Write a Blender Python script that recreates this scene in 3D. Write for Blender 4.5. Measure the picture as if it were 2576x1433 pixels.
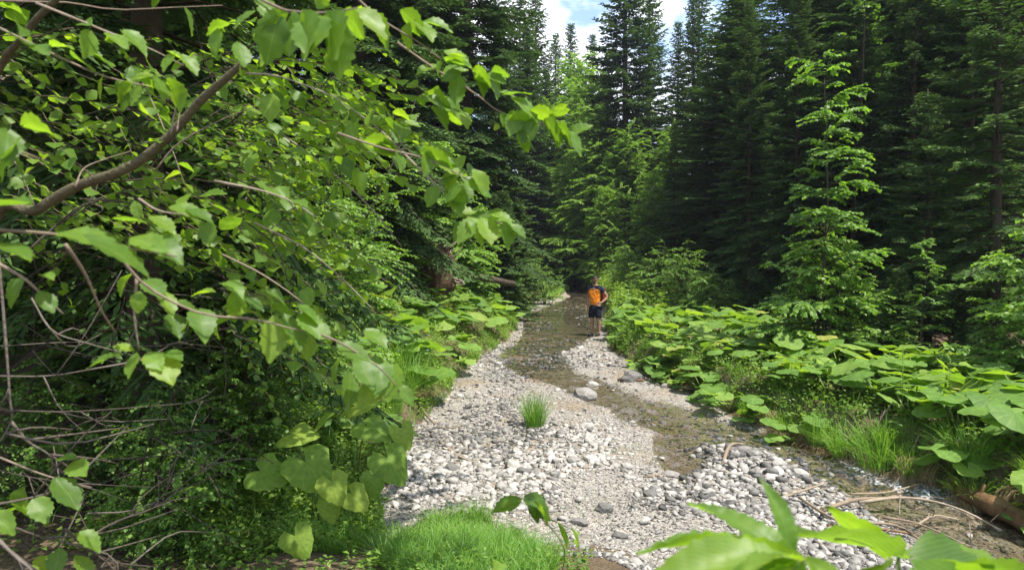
import bpy, bmesh, math
import numpy as np
from mathutils import Vector, Matrix

for _o in list(bpy.data.objects):
    bpy.data.objects.remove(_o, do_unlink=True)
scene = bpy.context.scene
COL = scene.collection
rng = np.random.default_rng(11)
PI = math.pi

# ------------------------------------------------------------------ camera
FPX, CU, CV = 1678.0, 1288.0, 716.5          # focal length and centre, in units of a 2576 wide frame
PITCH = math.atan(58.0 / FPX)
CAMZ = 2.15
cam_d = bpy.data.cameras.new("camera")
cam = bpy.data.objects.new("camera", cam_d)
COL.objects.link(cam)
cam_d.sensor_width = 36.0
cam_d.lens = 36.0 * FPX / 2576.0
cam_d.clip_start = 0.05
cam_d.clip_end = 600.0
cam.location = (0, 0, CAMZ)
cam.rotation_euler = (PI / 2 - PITCH, 0, 0)
cam_d.dof.use_dof = True
cam_d.dof.focus_distance = 9.0
cam_d.dof.aperture_fstop = 4.8
scene.camera = cam

# ------------------------------------------------------------------ sky, sun, exposure
SUN_EL, SUN_AZ = math.radians(66), math.radians(130)     # azimuth measured from +Y (straight ahead) to the right
world = bpy.data.worlds.new("World")
scene.world = world
world.use_nodes = True
wn, wl_ = world.node_tree.nodes, world.node_tree.links
wn.clear()
w_out = wn.new("ShaderNodeOutputWorld")
w_bg = wn.new("ShaderNodeBackground")
w_bg.inputs["Strength"].default_value = 0.15
w_sky = wn.new("ShaderNodeTexSky")
w_sky.sky_type = 'NISHITA'
w_sky.sun_disc = False
w_sky.sun_elevation = SUN_EL
w_sky.sun_rotation = SUN_AZ
w_sky.dust_density = 1.0
w_tc = wn.new("ShaderNodeTexCoord")
w_map = wn.new("ShaderNodeMapping")
w_map.inputs["Scale"].default_value = (1.0, 1.0, 1.6)
w_map.inputs["Location"].default_value = (3.1, 0.2, 0.35)
w_no = wn.new("ShaderNodeTexNoise")
w_no.inputs["Scale"].default_value = 3.2
w_no.inputs["Detail"].default_value = 9.0
w_no.inputs["Roughness"].default_value = 0.58
w_ra = wn.new("ShaderNodeValToRGB")
w_ra.color_ramp.elements[0].position = 0.49
w_ra.color_ramp.elements[1].position = 0.62
w_mix = wn.new("ShaderNodeMix")
w_mix.data_type = 'RGBA'
w_mix.inputs[7].default_value = (8.2, 8.3, 8.6, 1)       # sunlit cumulus
wl_.new(w_tc.outputs["Generated"], w_map.inputs["Vector"])
wl_.new(w_map.outputs[0], w_no.inputs["Vector"])
wl_.new(w_no.outputs[0], w_ra.inputs[0])
wl_.new(w_ra.outputs[0], w_mix.inputs[0])
wl_.new(w_sky.outputs[0], w_mix.inputs[6])
wl_.new(w_mix.outputs[2], w_bg.inputs["Color"])
wl_.new(w_bg.outputs[0], w_out.inputs["Surface"])

sun_d = bpy.data.lights.new("sun", 'SUN')
sun_d.energy = 4.6
sun_d.angle = math.radians(0.5)
sun_d.color = (1.0, 0.955, 0.88)
sun = bpy.data.objects.new("sun", sun_d)
COL.objects.link(sun)
SUNDIR = Vector((math.sin(SUN_AZ) * math.cos(SUN_EL), math.cos(SUN_AZ) * math.cos(SUN_EL), math.sin(SUN_EL)))
sun.rotation_euler = SUNDIR.to_track_quat('Z', 'Y').to_euler()
sun.location = (20, 40, 60)

scene.view_settings.view_transform = 'Standard'
scene.view_settings.look = 'None'
scene.view_settings.exposure = 1.08
scene.view_settings.gamma = 1.0
scene.view_settings.use_curve_mapping = False
scene.render.engine = 'CYCLES'
scene.cycles.max_bounces = 6
scene.cycles.diffuse_bounces = 3
scene.cycles.transparent_max_bounces = 8
scene.cycles.use_denoising = True
scene.cycles.sample_clamp_indirect = 6.0

# ------------------------------------------------------------------ helpers
def ray(u, v):
    a, b = (u - CU) / FPX, (v - CV) / FPX
    return np.array([a, math.cos(PITCH) - b * math.sin(PITCH), -math.sin(PITCH) - b * math.cos(PITCH)])

def P(u, v, d):
    """world point seen at (u, v) at depth d"""
    return np.array([0, 0, CAMZ]) + d * ray(u, v)

def S(t):
    t = np.clip(t, 0, 1)
    return t * t * (3 - 2 * t)

def _h(ix, iy):
    n = np.sin(ix * 127.1 + iy * 311.7) * 43758.5453
    return n - np.floor(n)

def vn(x, y):
    x, y = np.asarray(x, float), np.asarray(y, float)
    ix, iy = np.floor(x), np.floor(y)
    fx, fy = S(x - ix), S(y - iy)
    a = _h(ix, iy) * (1 - fx) + _h(ix + 1, iy) * fx
    b = _h(ix, iy + 1) * (1 - fx) + _h(ix + 1, iy + 1) * fx
    return (a * (1 - fy) + b * fy) * 2 - 1

def norm(v):
    v = np.asarray(v, float)
    return v / np.maximum(np.linalg.norm(v, axis=-1, keepdims=True), 1e-9)

class MB:
    """collects vertices and faces; build() links them as one mesh object"""
    def __init__(s):
        s.V, s.F, s.T, s.U, s.n = [], [], [], [], 0
    def add(s, V, F, tone=0.5, uv=None):
        V = np.asarray(V, float)
        F = np.asarray(F, int)
        s.V.append(V)
        s.F.append(F + s.n)
        s.T.append(np.broadcast_to(np.asarray(tone, float), (len(V),)).copy())
        s.U.append(np.zeros((len(V), 2)) if uv is None else np.asarray(uv, float))
        s.n += len(V)
    def scatter(s, V, F, M, L, tone, uv=None):
        """copies of (V, F) with 3x3 matrices M (N,3,3) at L (N,3)"""
        N, n = len(L), len(V)
        if N == 0:
            return
        VV = np.einsum('nij,vj->nvi', M, V) + L[:, None, :]
        FF = (np.asarray(F)[None] + (np.arange(N) * n)[:, None, None]).reshape(-1, np.asarray(F).shape[1])
        tt = np.repeat(np.broadcast_to(tone, (N,)), n)
        s.add(VV.reshape(-1, 3), FF, tt, None if uv is None else np.tile(uv, (N, 1)))
    def mesh(s, name, smooth=False):
        me = bpy.data.meshes.new(name)
        V = np.concatenate(s.V)
        me.vertices.add(len(V))
        me.vertices.foreach_set("co", V.astype(np.float32).ravel())
        li = np.concatenate([f.ravel() for f in s.F])
        lt = np.concatenate([np.full(len(f), f.shape[1]) for f in s.F])
        ls = np.concatenate([[0], np.cumsum(lt)[:-1]])
        me.loops.add(len(li))
        me.loops.foreach_set("vertex_index", li.astype(np.int32))
        me.polygons.add(len(lt))
        me.polygons.foreach_set("loop_start", ls.astype(np.int32))
        me.polygons.foreach_set("loop_total", lt.astype(np.int32))
        if smooth:
            me.polygons.foreach_set("use_smooth", np.ones(len(lt), bool))
        a = me.attributes.new("tone", 'FLOAT', 'POINT')
        a.data.foreach_set("value", np.concatenate(s.T).astype(np.float32))
        uvl = me.uv_layers.new(name="UVMap")
        uvl.data.foreach_set("uv", np.concatenate(s.U)[li].astype(np.float32).ravel())
        me.update(calc_edges=True)
        me.validate()
        return me
    def build(s, name, mat, parent=None, smooth=False, world_loc=None):
        me = s.mesh(name, smooth)
        return obj(name, me, mat, parent, world_loc)

def obj(name, me, mat=None, parent=None, world_loc=None):
    o = bpy.data.objects.new(name, me)
    COL.objects.link(o)
    if mat is not None and me is not None and len(me.materials) == 0:
        me.materials.append(mat)
    if parent is not None:
        o.parent = parent
    return o

def thing(name, label, cat, loc=(0, 0, 0), group=None, rotz=0.0):
    o = bpy.data.objects.new(name, None)
    COL.objects.link(o)
    o.empty_display_size = 0.1
    o.location = [float(c) for c in loc]
    o.rotation_euler = (0, 0, rotz)
    tag(o, label, cat, group)
    return o

def tag(o, label=None, cat=None, group=None, kind=None):
    if label: o['label'] = label
    if cat: o['category'] = cat
    if group: o['group'] = group
    if kind: o['kind'] = kind
    return o

def copy_tree(o, parent=None):
    c = o.copy()
    COL.objects.link(c)
    c.parent = parent
    for ch in list(o.children):
        copy_tree(ch, c)
    return c

def frame(d, n):
    """3x3 matrices whose Y is d and whose Z is close to n"""
    d = norm(d)
    x = np.cross(d, n)
    bad = np.linalg.norm(x, axis=-1) < 1e-4
    if np.any(bad):
        x = np.where(bad[..., None], np.cross(d, np.array([1.0, 0.3, 0.2])), x)
    x = norm(x)
    z = np.cross(x, d)
    return np.stack([x, d, z], axis=-1)

def tube(pts, rad, sides=6, uvs=False):
    pts = np.asarray(pts, float)
    n = len(pts)
    rad = np.broadcast_to(np.asarray(rad, float), (n,))
    tan = norm(np.gradient(pts, axis=0))
    ref = np.array([0.13, 0.21, 0.97]) if abs(tan[0, 2]) < 0.9 else np.array([1.0, 0.1, 0.0])
    a = norm(np.cross(tan, ref))
    b = np.cross(tan, a)
    th = np.arange(sides) * 2 * PI / sides
    V = pts[:, None, :] + rad[:, None, None] * (np.cos(th)[None, :, None] * a[:, None, :] + np.sin(th)[None, :, None] * b[:, None, :])
    F = []
    for i in range(n - 1):
        for j in range(sides):
            k = (j + 1) % sides
            F.append((i * sides + j, i * sides + k, (i + 1) * sides + k, (i + 1) * sides + j))
    V = V.reshape(-1, 3)
    c0, c1 = len(V), len(V) + 1
    V = np.vstack([V, pts[0], pts[-1]])
    T = [(c0, (j + 1) % sides, j, j) for j in range(sides)] + [(c1, (n - 1) * sides + j, (n - 1) * sides + (j + 1) % sides, (n - 1) * sides + j) for j in range(sides)]
    T = [(a_, b_, c_) for a_, b_, c_, _ in T[:sides]] + [(c1, (n - 1) * sides + j, (n - 1) * sides + (j + 1) % sides) for j in range(sides)]
    return V, np.array(F), np.array(T)

def add_tube(mb, pts, rad, sides=6, tone=0.5):
    V, F, T = tube(pts, rad, sides)
    n0 = mb.n
    mb.add(V, F, tone)
    mb.F.append(T + n0)

def smooth_line(pts, n):
    """Catmull-Rom through pts, n samples"""
    p = np.asarray(pts, float)
    if len(p) == 2:
        t = np.linspace(0, 1, n)[:, None]
        return p[0] * (1 - t) + p[1] * t
    q = np.vstack([2 * p[0] - p[1], p, 2 * p[-1] - p[-2]])
    t = np.linspace(0, len(p) - 1 - 1e-6, n)
    i = t.astype(int)
    f = (t - i)[:, None]
    a, b, c, d = q[i], q[i + 1], q[i + 2], q[i + 3]
    return 0.5 * ((2 * b) + (c - a) * f + (2 * a - 5 * b + 4 * c - d) * f ** 2 + (3 * b - a - 3 * c + d) * f ** 3)

# ------------------------------------------------------------------ materials
def mat_new(name):
    m = bpy.data.materials.new(name)
    m.use_nodes = True
    nt = m.node_tree
    nt.nodes.clear()
    out = nt.nodes.new("ShaderNodeOutputMaterial")
    return m, nt.nodes, nt.links, out

def tone_value(N, L, attr_w=0.6, rand_w=0.4, noise_w=0.0, noise_scale=8.0):
    at = N.new("ShaderNodeAttribute"); at.attribute_name = "tone"
    oi = N.new("ShaderNodeObjectInfo")
    m1 = N.new("ShaderNodeMath"); m1.operation = 'MULTIPLY'; m1.inputs[1].default_value = attr_w
    m2 = N.new("ShaderNodeMath"); m2.operation = 'MULTIPLY_ADD'; m2.inputs[1].default_value = rand_w
    L.new(at.outputs["Fac"], m1.inputs[0])
    L.new(oi.outputs["Random"], m2.inputs[0])
    L.new(m1.outputs[0], m2.inputs[2])
    v = m2.outputs[0]
    if noise_w:
        no = N.new("ShaderNodeTexNoise"); no.inputs["Scale"].default_value = noise_scale
        tc = N.new("ShaderNodeTexCoord")
        L.new(tc.outputs["Object"], no.inputs["Vector"])
        m3 = N.new("ShaderNodeMath"); m3.operation = 'SUBTRACT'; m3.inputs[1].default_value = 0.5
        m4 = N.new("ShaderNodeMath"); m4.operation = 'MULTIPLY_ADD'; m4.inputs[1].default_value = noise_w
        L.new(no.outputs[0], m3.inputs[0]); L.new(m3.outputs[0], m4.inputs[0]); L.new(v, m4.inputs[2])
        v = m4.outputs[0]
    return v

def ramp(N, L, val, stops):
    r = N.new("ShaderNodeValToRGB")
    e = r.color_ramp.elements
    while len(e) < len(stops):
        e.new(0.5)
    for el, (p, c) in zip(e, stops):
        el.position = p
        el.color = (*c, 1)
    L.new(val, r.inputs[0])
    return r.outputs[0]

def leaf_mat(name, stops, trans, tfac=0.42, rough=0.42, spec=0.35, attr_w=0.6, rand_w=0.4, veins=0.0, vein_n=9.0, blotch=0.0):
    m, N, L, out = mat_new(name)
    tv = tone_value(N, L, attr_w, rand_w)
    col = ramp(N, L, tv, stops)
    if blotch:
        tcb = N.new("ShaderNodeTexCoord")
        nb_ = N.new("ShaderNodeTexNoise"); nb_.inputs["Scale"].default_value = blotch; nb_.inputs["Detail"].default_value = 3
        L.new(tcb.outputs["Object"], nb_.inputs["Vector"])
        rb = ramp(N, L, nb_.outputs[0], [(0.30, (0.72, 0.78, 0.72)), (0.55, (1.0, 1.0, 1.0)), (0.72, (1.22, 1.12, 0.95)), (0.80, (1.05, 0.80, 0.6))])
        mb_ = N.new("ShaderNodeMix"); mb_.data_type = 'RGBA'; mb_.blend_type = 'MULTIPLY'; mb_.inputs[0].default_value = 1.0
        L.new(col, mb_.inputs[6]); L.new(rb, mb_.inputs[7]); col = mb_.outputs[2]
    pr = N.new("ShaderNodeBsdfPrincipled")
    pr.inputs["Roughness"].default_value = rough
    pr.inputs["Specular IOR Level"].default_value = spec
    if veins:
        uv = N.new("ShaderNodeUVMap")
        sp = N.new("ShaderNodeSeparateXYZ"); L.new(uv.outputs[0], sp.inputs[0])
        ab = N.new("ShaderNodeMath"); ab.operation = 'ABSOLUTE'; L.new(sp.outputs[0], ab.inputs[0])
        k = N.new("ShaderNodeMath"); k.operation = 'MULTIPLY_ADD'; k.inputs[1].default_value = -0.75
        L.new(ab.outputs[0], k.inputs[0]); L.new(sp.outputs[1], k.inputs[2])
        f = N.new("ShaderNodeMath"); f.operation = 'MULTIPLY'; f.inputs[1].default_value = vein_n * 2 * PI
        L.new(k.outputs[0], f.inputs[0])
        c = N.new("ShaderNodeMath"); c.operation = 'COSINE'; L.new(f.outputs[0], c.inputs[0])
        r2 = N.new("ShaderNodeMapRange"); r2.inputs[1].default_value = 0.82; r2.inputs[2].default_value = 1.0
        L.new(c.outputs[0], r2.inputs[0])
        mid = N.new("ShaderNodeMapRange"); mid.inputs[1].default_value = 0.05; mid.inputs[2].default_value = 0.015
        L.new(ab.outputs[0], mid.inputs[0])
        mx = N.new("ShaderNodeMath"); mx.operation = 'MAXIMUM'; L.new(r2.outputs[0], mx.inputs[0]); L.new(mid.outputs[0], mx.inputs[1])
        mixc = N.new("ShaderNodeMix"); mixc.data_type = 'RGBA'
        mm = N.new("ShaderNodeMath"); mm.operation = 'MULTIPLY'; mm.inputs[1].default_value = veins
        L.new(mx.outputs[0], mm.inputs[0]); L.new(mm.outputs[0], mixc.inputs[0]); L.new(col, mixc.inputs[6])
        mixc.inputs[7].default_value = (0.20, 0.32, 0.08, 1)
        col = mixc.outputs[2]
        bp = N.new("ShaderNodeBump"); bp.inputs["Strength"].default_value = 0.12; bp.inputs["Distance"].default_value = 0.002
        bp.invert = True
        L.new(mx.outputs[0], bp.inputs["Height"]); L.new(bp.outputs[0], pr.inputs["Normal"])
    L.new(col, pr.inputs["Base Color"])
    tr = N.new("ShaderNodeBsdfTranslucent")
    tm = N.new("ShaderNodeMix"); tm.data_type = 'RGBA'; tm.blend_type = 'MULTIPLY'
    tm.inputs[0].default_value = 1.0
    tm.inputs[7].default_value = (*trans, 1)
    L.new(col, tm.inputs[6])
    L.new(tm.outputs[2], tr.inputs["Color"])
    ms = N.new("ShaderNodeMixShader"); ms.inputs[0].default_value = tfac
    L.new(pr.outputs[0], ms.inputs[1]); L.new(tr.outputs[0], ms.inputs[2])
    L.new(ms.outputs[0], out.inputs["Surface"])
    return m

def plain_mat(name, stops, rough=0.8, spec=0.2, attr_w=0.5, rand_w=0.4, noise_w=0.5, noise_scale=20.0, bump=0.0, bump_scale=40.0, stretch=None):
    m, N, L, out = mat_new(name)
    tv = tone_value(N, L, attr_w, rand_w, noise_w, noise_scale)
    col = ramp(N, L, tv, stops)
    pr = N.new("ShaderNodeBsdfPrincipled")
    pr.inputs["Roughness"].default_value = rough
    pr.inputs["Specular IOR Level"].default_value = spec
    L.new(col, pr.inputs["Base Color"])
    if bump:
        tc = N.new("ShaderNodeTexCoord")
        mp = N.new("ShaderNodeMapping")
        mp.inputs["Scale"].default_value = stretch or (1, 1, 1)
        no = N.new("ShaderNodeTexNoise"); no.inputs["Scale"].default_value = bump_scale; no.inputs["Detail"].default_value = 4
        bp = N.new("ShaderNodeBump"); bp.inputs["Strength"].default_value = bump; bp.inputs["Distance"].default_value = 0.02
        L.new(tc.outputs["Object"], mp.inputs[0]); L.new(mp.outputs[0], no.inputs["Vector"])
        L.new(no.outputs[0], bp.inputs["Height"]); L.new(bp.outputs[0], pr.inputs["Normal"])
    L.new(pr.outputs[0], out.inputs["Surface"])
    return m

M = {}
M['hazel'] = leaf_mat('hazel_leaf', [(0.0, (0.048, 0.10, 0.018)), (0.5, (0.10, 0.19, 0.024)), (1.0, (0.185, 0.275, 0.03))], (2.7, 2.5, 0.75), 0.50, 0.45, 0.35, 0.5, 0.5, veins=0.34, blotch=3.5)
M['beech'] = leaf_mat('broad_leaf', [(0.0, (0.05, 0.11, 0.02)), (0.5, (0.105, 0.195, 0.032)), (1.0, (0.20, 0.31, 0.05))], (1.9, 2.1, 0.7), 0.42, 0.45, 0.35, 0.8, 0.2)
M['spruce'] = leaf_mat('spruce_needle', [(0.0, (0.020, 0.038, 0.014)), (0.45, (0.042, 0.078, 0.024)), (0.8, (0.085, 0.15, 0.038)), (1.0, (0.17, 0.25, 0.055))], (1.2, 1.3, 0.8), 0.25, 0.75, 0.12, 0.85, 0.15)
M['butter'] = leaf_mat('butterbur_leaf', [(0.0, (0.075, 0.15, 0.03)), (0.45, (0.135, 0.24, 0.045)), (0.8, (0.21, 0.31, 0.06)), (1.0, (0.34, 0.31, 0.08))], (2.0, 2.0, 0.6), 0.40, 0.55, 0.2, 0.4, 0.6, veins=0.40, vein_n=5.0, blotch=2.5)
M['butter_y'] = leaf_mat('pale_butterbur_leaf', [(0.0, (0.10, 0.175, 0.03)), (0.5, (0.165, 0.255, 0.04)), (1.0, (0.24, 0.31, 0.05))], (2.0, 2.0, 0.6), 0.42, 0.6, 0.15, 0.4, 0.6, veins=0.45, vein_n=5.0, blotch=4.0)
M['herb'] = leaf_mat('herb_leaf', [(0.0, (0.06, 0.12, 0.02)), (0.5, (0.13, 0.22, 0.035)), (1.0, (0.22, 0.33, 0.05))], (1.9, 1.9, 0.7), 0.40, 0.5, 0.3, 1.0, 0.0)
M['grass'] = leaf_mat('grass_blade', [(0.0, (0.07, 0.16, 0.025)), (0.5, (0.12, 0.25, 0.035)), (1.0, (0.22, 0.33, 0.06))], (1.8, 1.8, 0.7), 0.40, 0.45, 0.3, 0.9, 0.1)
M['drygrass'] = leaf_mat('dry_grass_blade', [(0.0, (0.14, 0.10, 0.055)), (0.5, (0.26, 0.19, 0.10)), (1.0, (0.42, 0.33, 0.19))], (1.2, 1.1, 0.8), 0.25, 0.7, 0.15, 0.9, 0.1)
M['stem'] = leaf_mat('green_stem', [(0.0, (0.10, 0.19, 0.04)), (1.0, (0.22, 0.28, 0.08))], (1.3, 1.3, 0.7), 0.2, 0.5, 0.3)
M['bark'] = plain_mat('bark', [(0.0, (0.035, 0.027, 0.02)), (0.5, (0.085, 0.065, 0.047)), (1.0, (0.17, 0.14, 0.105))], 0.9, 0.1, 0.5, 0.2, 0.7, 12, 0.8, 18, (1, 1, 0.25))
M['hazelbark'] = plain_mat('hazel_bark', [(0.0, (0.05, 0.045, 0.025)), (0.5, (0.105, 0.09, 0.05)), (1.0, (0.19, 0.165, 0.10))], 0.75, 0.2, 0.5, 0.2, 0.7, 25, 0.6, 60)
M['twig'] = plain_mat('twig_bark', [(0.0, (0.12, 0.085, 0.06)), (0.5, (0.21, 0.16, 0.12)), (1.0, (0.36, 0.31, 0.25))], 0.8, 0.2, 0.5, 0.4, 0.5, 30, 0.3, 80)
M['dead'] = plain_mat('dead_wood', [(0.0, (0.05, 0.038, 0.03)), (0.5, (0.10, 0.082, 0.066)), (1.0, (0.21, 0.185, 0.157))], 0.85, 0.15, 0.3, 0.5, 0.5, 30, 0.4, 70)
M['drift'] = plain_mat('driftwood', [(0.0, (0.13, 0.095, 0.065)), (0.5, (0.26, 0.205, 0.145)), (1.0, (0.42, 0.36, 0.28))], 0.8, 0.15, 0.3, 0.5, 0.5, 14, 0.5, 50)
M['log'] = plain_mat('wet_log', [(0.0, (0.07, 0.04, 0.02)), (0.5, (0.19, 0.11, 0.05)), (1.0, (0.34, 0.22, 0.11))], 0.6, 0.3, 0.3, 0.2, 0.9, 7, 0.8, 16, (1, 1, 1))
M['stone'] = plain_mat('limestone', [(0.0, (0.045, 0.043, 0.040)), (0.2, (0.14, 0.132, 0.12)), (0.45, (0.295, 0.276, 0.247)), (0.75, (0.425, 0.395, 0.35)), (1.0, (0.58, 0.55, 0.50))], 0.75, 0.3, 0.62, 0.38, 0.35, 22, 0.35, 45)
# ------------------------------------------------------------------ terrain
def zbed(y):
    y = np.asarray(y, float)
    return 0.02 * (np.maximum(y, -8) - 19) + 0.05 * np.clip(y - 46, 0, 200)

def gpx(u, v):
    """where the line of sight (u, v) meets the level of the stream bed"""
    r = ray(u, v)
    d = (CAMZ + 0.38) / (0.02 * r[1] - r[2])
    return d * r[0], d * r[1]

def table(pts):
    a = np.array([gpx(u, v) for u, v in pts])
    a = a[np.argsort(a[:, 1])]
    return a[:, 1], a[:, 0]

LY, LX = table([(960, 1433), (985, 1230), (1035, 1110), (1105, 1020), (1180, 930), (1258, 880), (1300, 830), (1312, 790), (1368, 747), (1405, 718)])
RY, RX = table([(2576, 1330), (2420, 1268), (2200, 1188), (2050, 1130), (1900, 1070), (1800, 1022), (1700, 985), (1600, 935), (1528, 885), (1522, 830), (1520, 785), (1490, 742), (1452, 720)])
WT = [(1425, 1482, 733), (1432, 1500, 748), (1385, 1512, 770), (1318, 1518, 795), (1314, 1512, 825), (1308, 1490, 845), (1288, 1462, 868), (1262, 1405, 898), (1266, 1430, 925), (1310, 1475, 947), (1385, 1520, 968), (1440, 1575, 990),
      (1490, 1650, 1015), (1545, 1740, 1045), (1610, 1850, 1078), (1700, 1960, 1100), (1800, 2085, 1130), (1900, 2175, 1160), (1995, 2255, 1190), (2100, 2340, 1225), (2140, 2450, 1265), (2210, 2540, 1305), (2310, 2640, 1355), (2440, 2760, 1433)]
WLY, WLX = table([(a, v) for a, b, v in WT])
WRY, WRX = table([(b, v) for a, b, v in WT])

def edge_l(y):
    return np.interp(y, LY, LX) + 0.13 * vn(np.asarray(y) * 1.1, 3.3) + 0.05 * vn(np.asarray(y) * 4.1, 8.3) - 0.5 * np.clip(4.5 - np.asarray(y), 0, 9)

def edge_r(y):
    return np.interp(y, RY, RX) + 0.13 * vn(np.asarray(y) * 1.2, 13.3) + 0.05 * vn(np.asarray(y) * 3.7, 1.3) + 0.25 * np.clip(5.5 - np.asarray(y), 0, 9)

def wmask(x, y):
    x, y = np.asarray(x, float), np.asarray(y, float)
    wob = 0.10 * vn(y * 2.3, 5.1) + 0.06 * vn(x * 3 + 7, y * 4.0)
    a = np.interp(y, WLY, WLX) + wob
    b = np.interp(y, WRY, WRX) + 0.10 * vn(y * 2.0, 9.1) + 0.06 * vn(x * 3, y * 4.0)
    m = S((x - a) / 0.28 + 0.5) * S((b - x) / 0.28 + 0.5)
    # shallow side pool beside the gravel heap
    e = 1 - np.sqrt(((x - 2.02 - 0.18 * (y - 8.1)) / 0.36) ** 2 + ((y - 8.2) / 1.15) ** 2) + 0.18 * vn(x * 4, y * 4)
    return np.maximum(m, S(e / 0.5 + 0.3))

def hz(x, y):
    x, y = np.asarray(x, float), np.asarray(y, float)
    xl, xr = edge_l(y), edge_r(y)
    dl, dr = xl - x, x - xr
    close = S((46 - y) / 10.0)                      # the channel is lost between the banks far upstream
    z = zbed(y)
    inb = S((0.25 - np.maximum(dl, dr)) / 0.5)
    z = z + inb * (0.045 * vn(x * 1.3, y * 0.9) + 0.02 * vn(x * 4, y * 3) - 0.085 * wmask(x, y) + 0.05)
    # gravel heap beside the water
    z = z + 0.10 * np.exp(-(((x - 2.72) / 0.40) ** 2 + ((y - 7.55) / 0.5) ** 2))
    zl = 0.26 * S(dl / 0.7) + (0.12 + 0.31 * S((y - 5.5) / 5) - 0.2 * S((y - 24) / 8)) * np.clip(dl, 0, 4) + 0.42 * np.clip(dl - 4, 0, 60)
    zr = (0.46 + 0.08 * vn(y * 0.8, 2.2)) * S(dr / (0.45 + 0.15 * vn(y * 1.7, 6.1))) + 0.02 * np.clip(dr, 0, 6) + 0.10 * np.clip(dr - 6, 0, 6) + 0.36 * np.clip(dr - 12, 0, 60)
    zz = np.where(dl > 0, zl, 0) + np.where(dr > 0, zr, 0)
    zz = zz + np.where((dl > 0.3) | (dr > 0.3), 0.05 * vn(x * 0.9, y * 0.9) + 0.02 * vn(x * 3, y * 3), 0) * S(np.maximum(dl, dr) / 1.5)
    z = z + zz
    mound = zbed(y) + 0.62 * S((6.3 - y + 0.35 * vn(x * 1.4, 4.4)) / 3.0) * S((1.7 - x) / 1.2)
    return np.maximum(z, mound)

def ground_px(u, v):
    """where the line of sight (u, v) meets the ground"""
    r = ray(u, v)
    d = np.arange(1.0, 90.0, 0.02)
    pts = np.array([0, 0, CAMZ])[None] + d[:, None] * r[None]
    below = pts[:, 2] < hz(pts[:, 0], pts[:, 1])
    i = int(np.argmax(below)) if below.any() else len(d) - 1
    return pts[i]

def steps(segs):
    out = []
    for a, b, s in segs:
        out.append(np.arange(a, b, s))
    return np.concatenate(out)

gx = steps([(-90, -30, 6), (-30, -10, 1.5), (-10, -4, 0.4), (-4, -2.2, 0.15), (-2.2, 5.6, 0.06), (5.6, 9, 0.2), (9, 16, 0.6), (16, 40, 2), (40, 96, 7)])
gy = steps([(-14, 2, 1.0), (2, 4, 0.25), (4, 14, 0.07), (14, 24, 0.14), (24, 48, 0.4), (48, 80, 1.5), (80, 200, 8)])
GX, GY = np.meshgrid(gx, gy)
GZ = hz(GX, GY)
nx_, ny_ = len(gx), len(gy)
gv = np.stack([GX, GY, GZ], -1).reshape(-1, 3)
ii, jj = np.meshgrid(np.arange(nx_ - 1), np.arange(ny_ - 1))
q = np.stack([jj * nx_ + ii, jj * nx_ + ii + 1, (jj + 1) * nx_ + ii + 1, (jj + 1) * nx_ + ii], -1).reshape(-1, 4)
fc = gv[q].mean(1)
on_mound = 0.62 * S((6.3 - fc[:, 1] + 0.35 * vn(fc[:, 0] * 1.4, 4.4)) / 3.0) * S((1.7 - fc[:, 0]) / 1.2) > 0.10
inbed = (fc[:, 0] > edge_l(fc[:, 1]) - 0.05) & (fc[:, 0] < edge_r(fc[:, 1]) + 0.06) & (fc[:, 1] < 46) & ~on_mound

def sub_mesh(mask):
    f = q[mask]
    used, inv = np.unique(f, return_inverse=True)
    return gv[used], inv.reshape(f.shape)

# soil
m, N, L, out = mat_new('forest_soil')
tc = N.new("ShaderNodeTexCoord")
n1 = N.new("ShaderNodeTexNoise"); n1.inputs["Scale"].default_value = 1.7; n1.inputs["Detail"].default_value = 8
n2 = N.new("ShaderNodeTexNoise"); n2.inputs["Scale"].default_value = 38; n2.inputs["Detail"].default_value = 5
L.new(tc.outputs["Object"], n1.inputs[0]); L.new(tc.outputs["Object"], n2.inputs[0])
ad = N.new("ShaderNodeMath"); ad.operation = 'MULTIPLY_ADD'; ad.inputs[1].default_value = 0.6
L.new(n2.outputs[0], ad.inputs[0])
sb = N.new("ShaderNodeMath"); sb.operation = 'MULTIPLY'; sb.inputs[1].default_value = 0.45
L.new(n1.outputs[0], sb.inputs[0]); L.new(sb.outputs[0], ad.inputs[2])
c = ramp(N, L, ad.outputs[0], [(0.25, (0.035, 0.026, 0.017)), (0.48, (0.085, 0.062, 0.04)), (0.58, (0.15, 0.11, 0.07)), (0.68, (0.06, 0.075, 0.025)), (0.8, (0.24, 0.18, 0.12))])
pr = N.new("ShaderNodeBsdfPrincipled"); pr.inputs["Roughness"].default_value = 0.95; pr.inputs["Specular IOR Level"].default_value = 0.1
bp = N.new("ShaderNodeBump"); bp.inputs["Strength"].default_value = 0.9; bp.inputs["Distance"].default_value = 0.03
L.new(n2.outputs[0], bp.inputs["Height"]); L.new(bp.outputs[0], pr.inputs["Normal"])
L.new(c, pr.inputs["Base Color"]); L.new(pr.outputs[0], out.inputs[0])
M['soil'] = m

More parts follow.
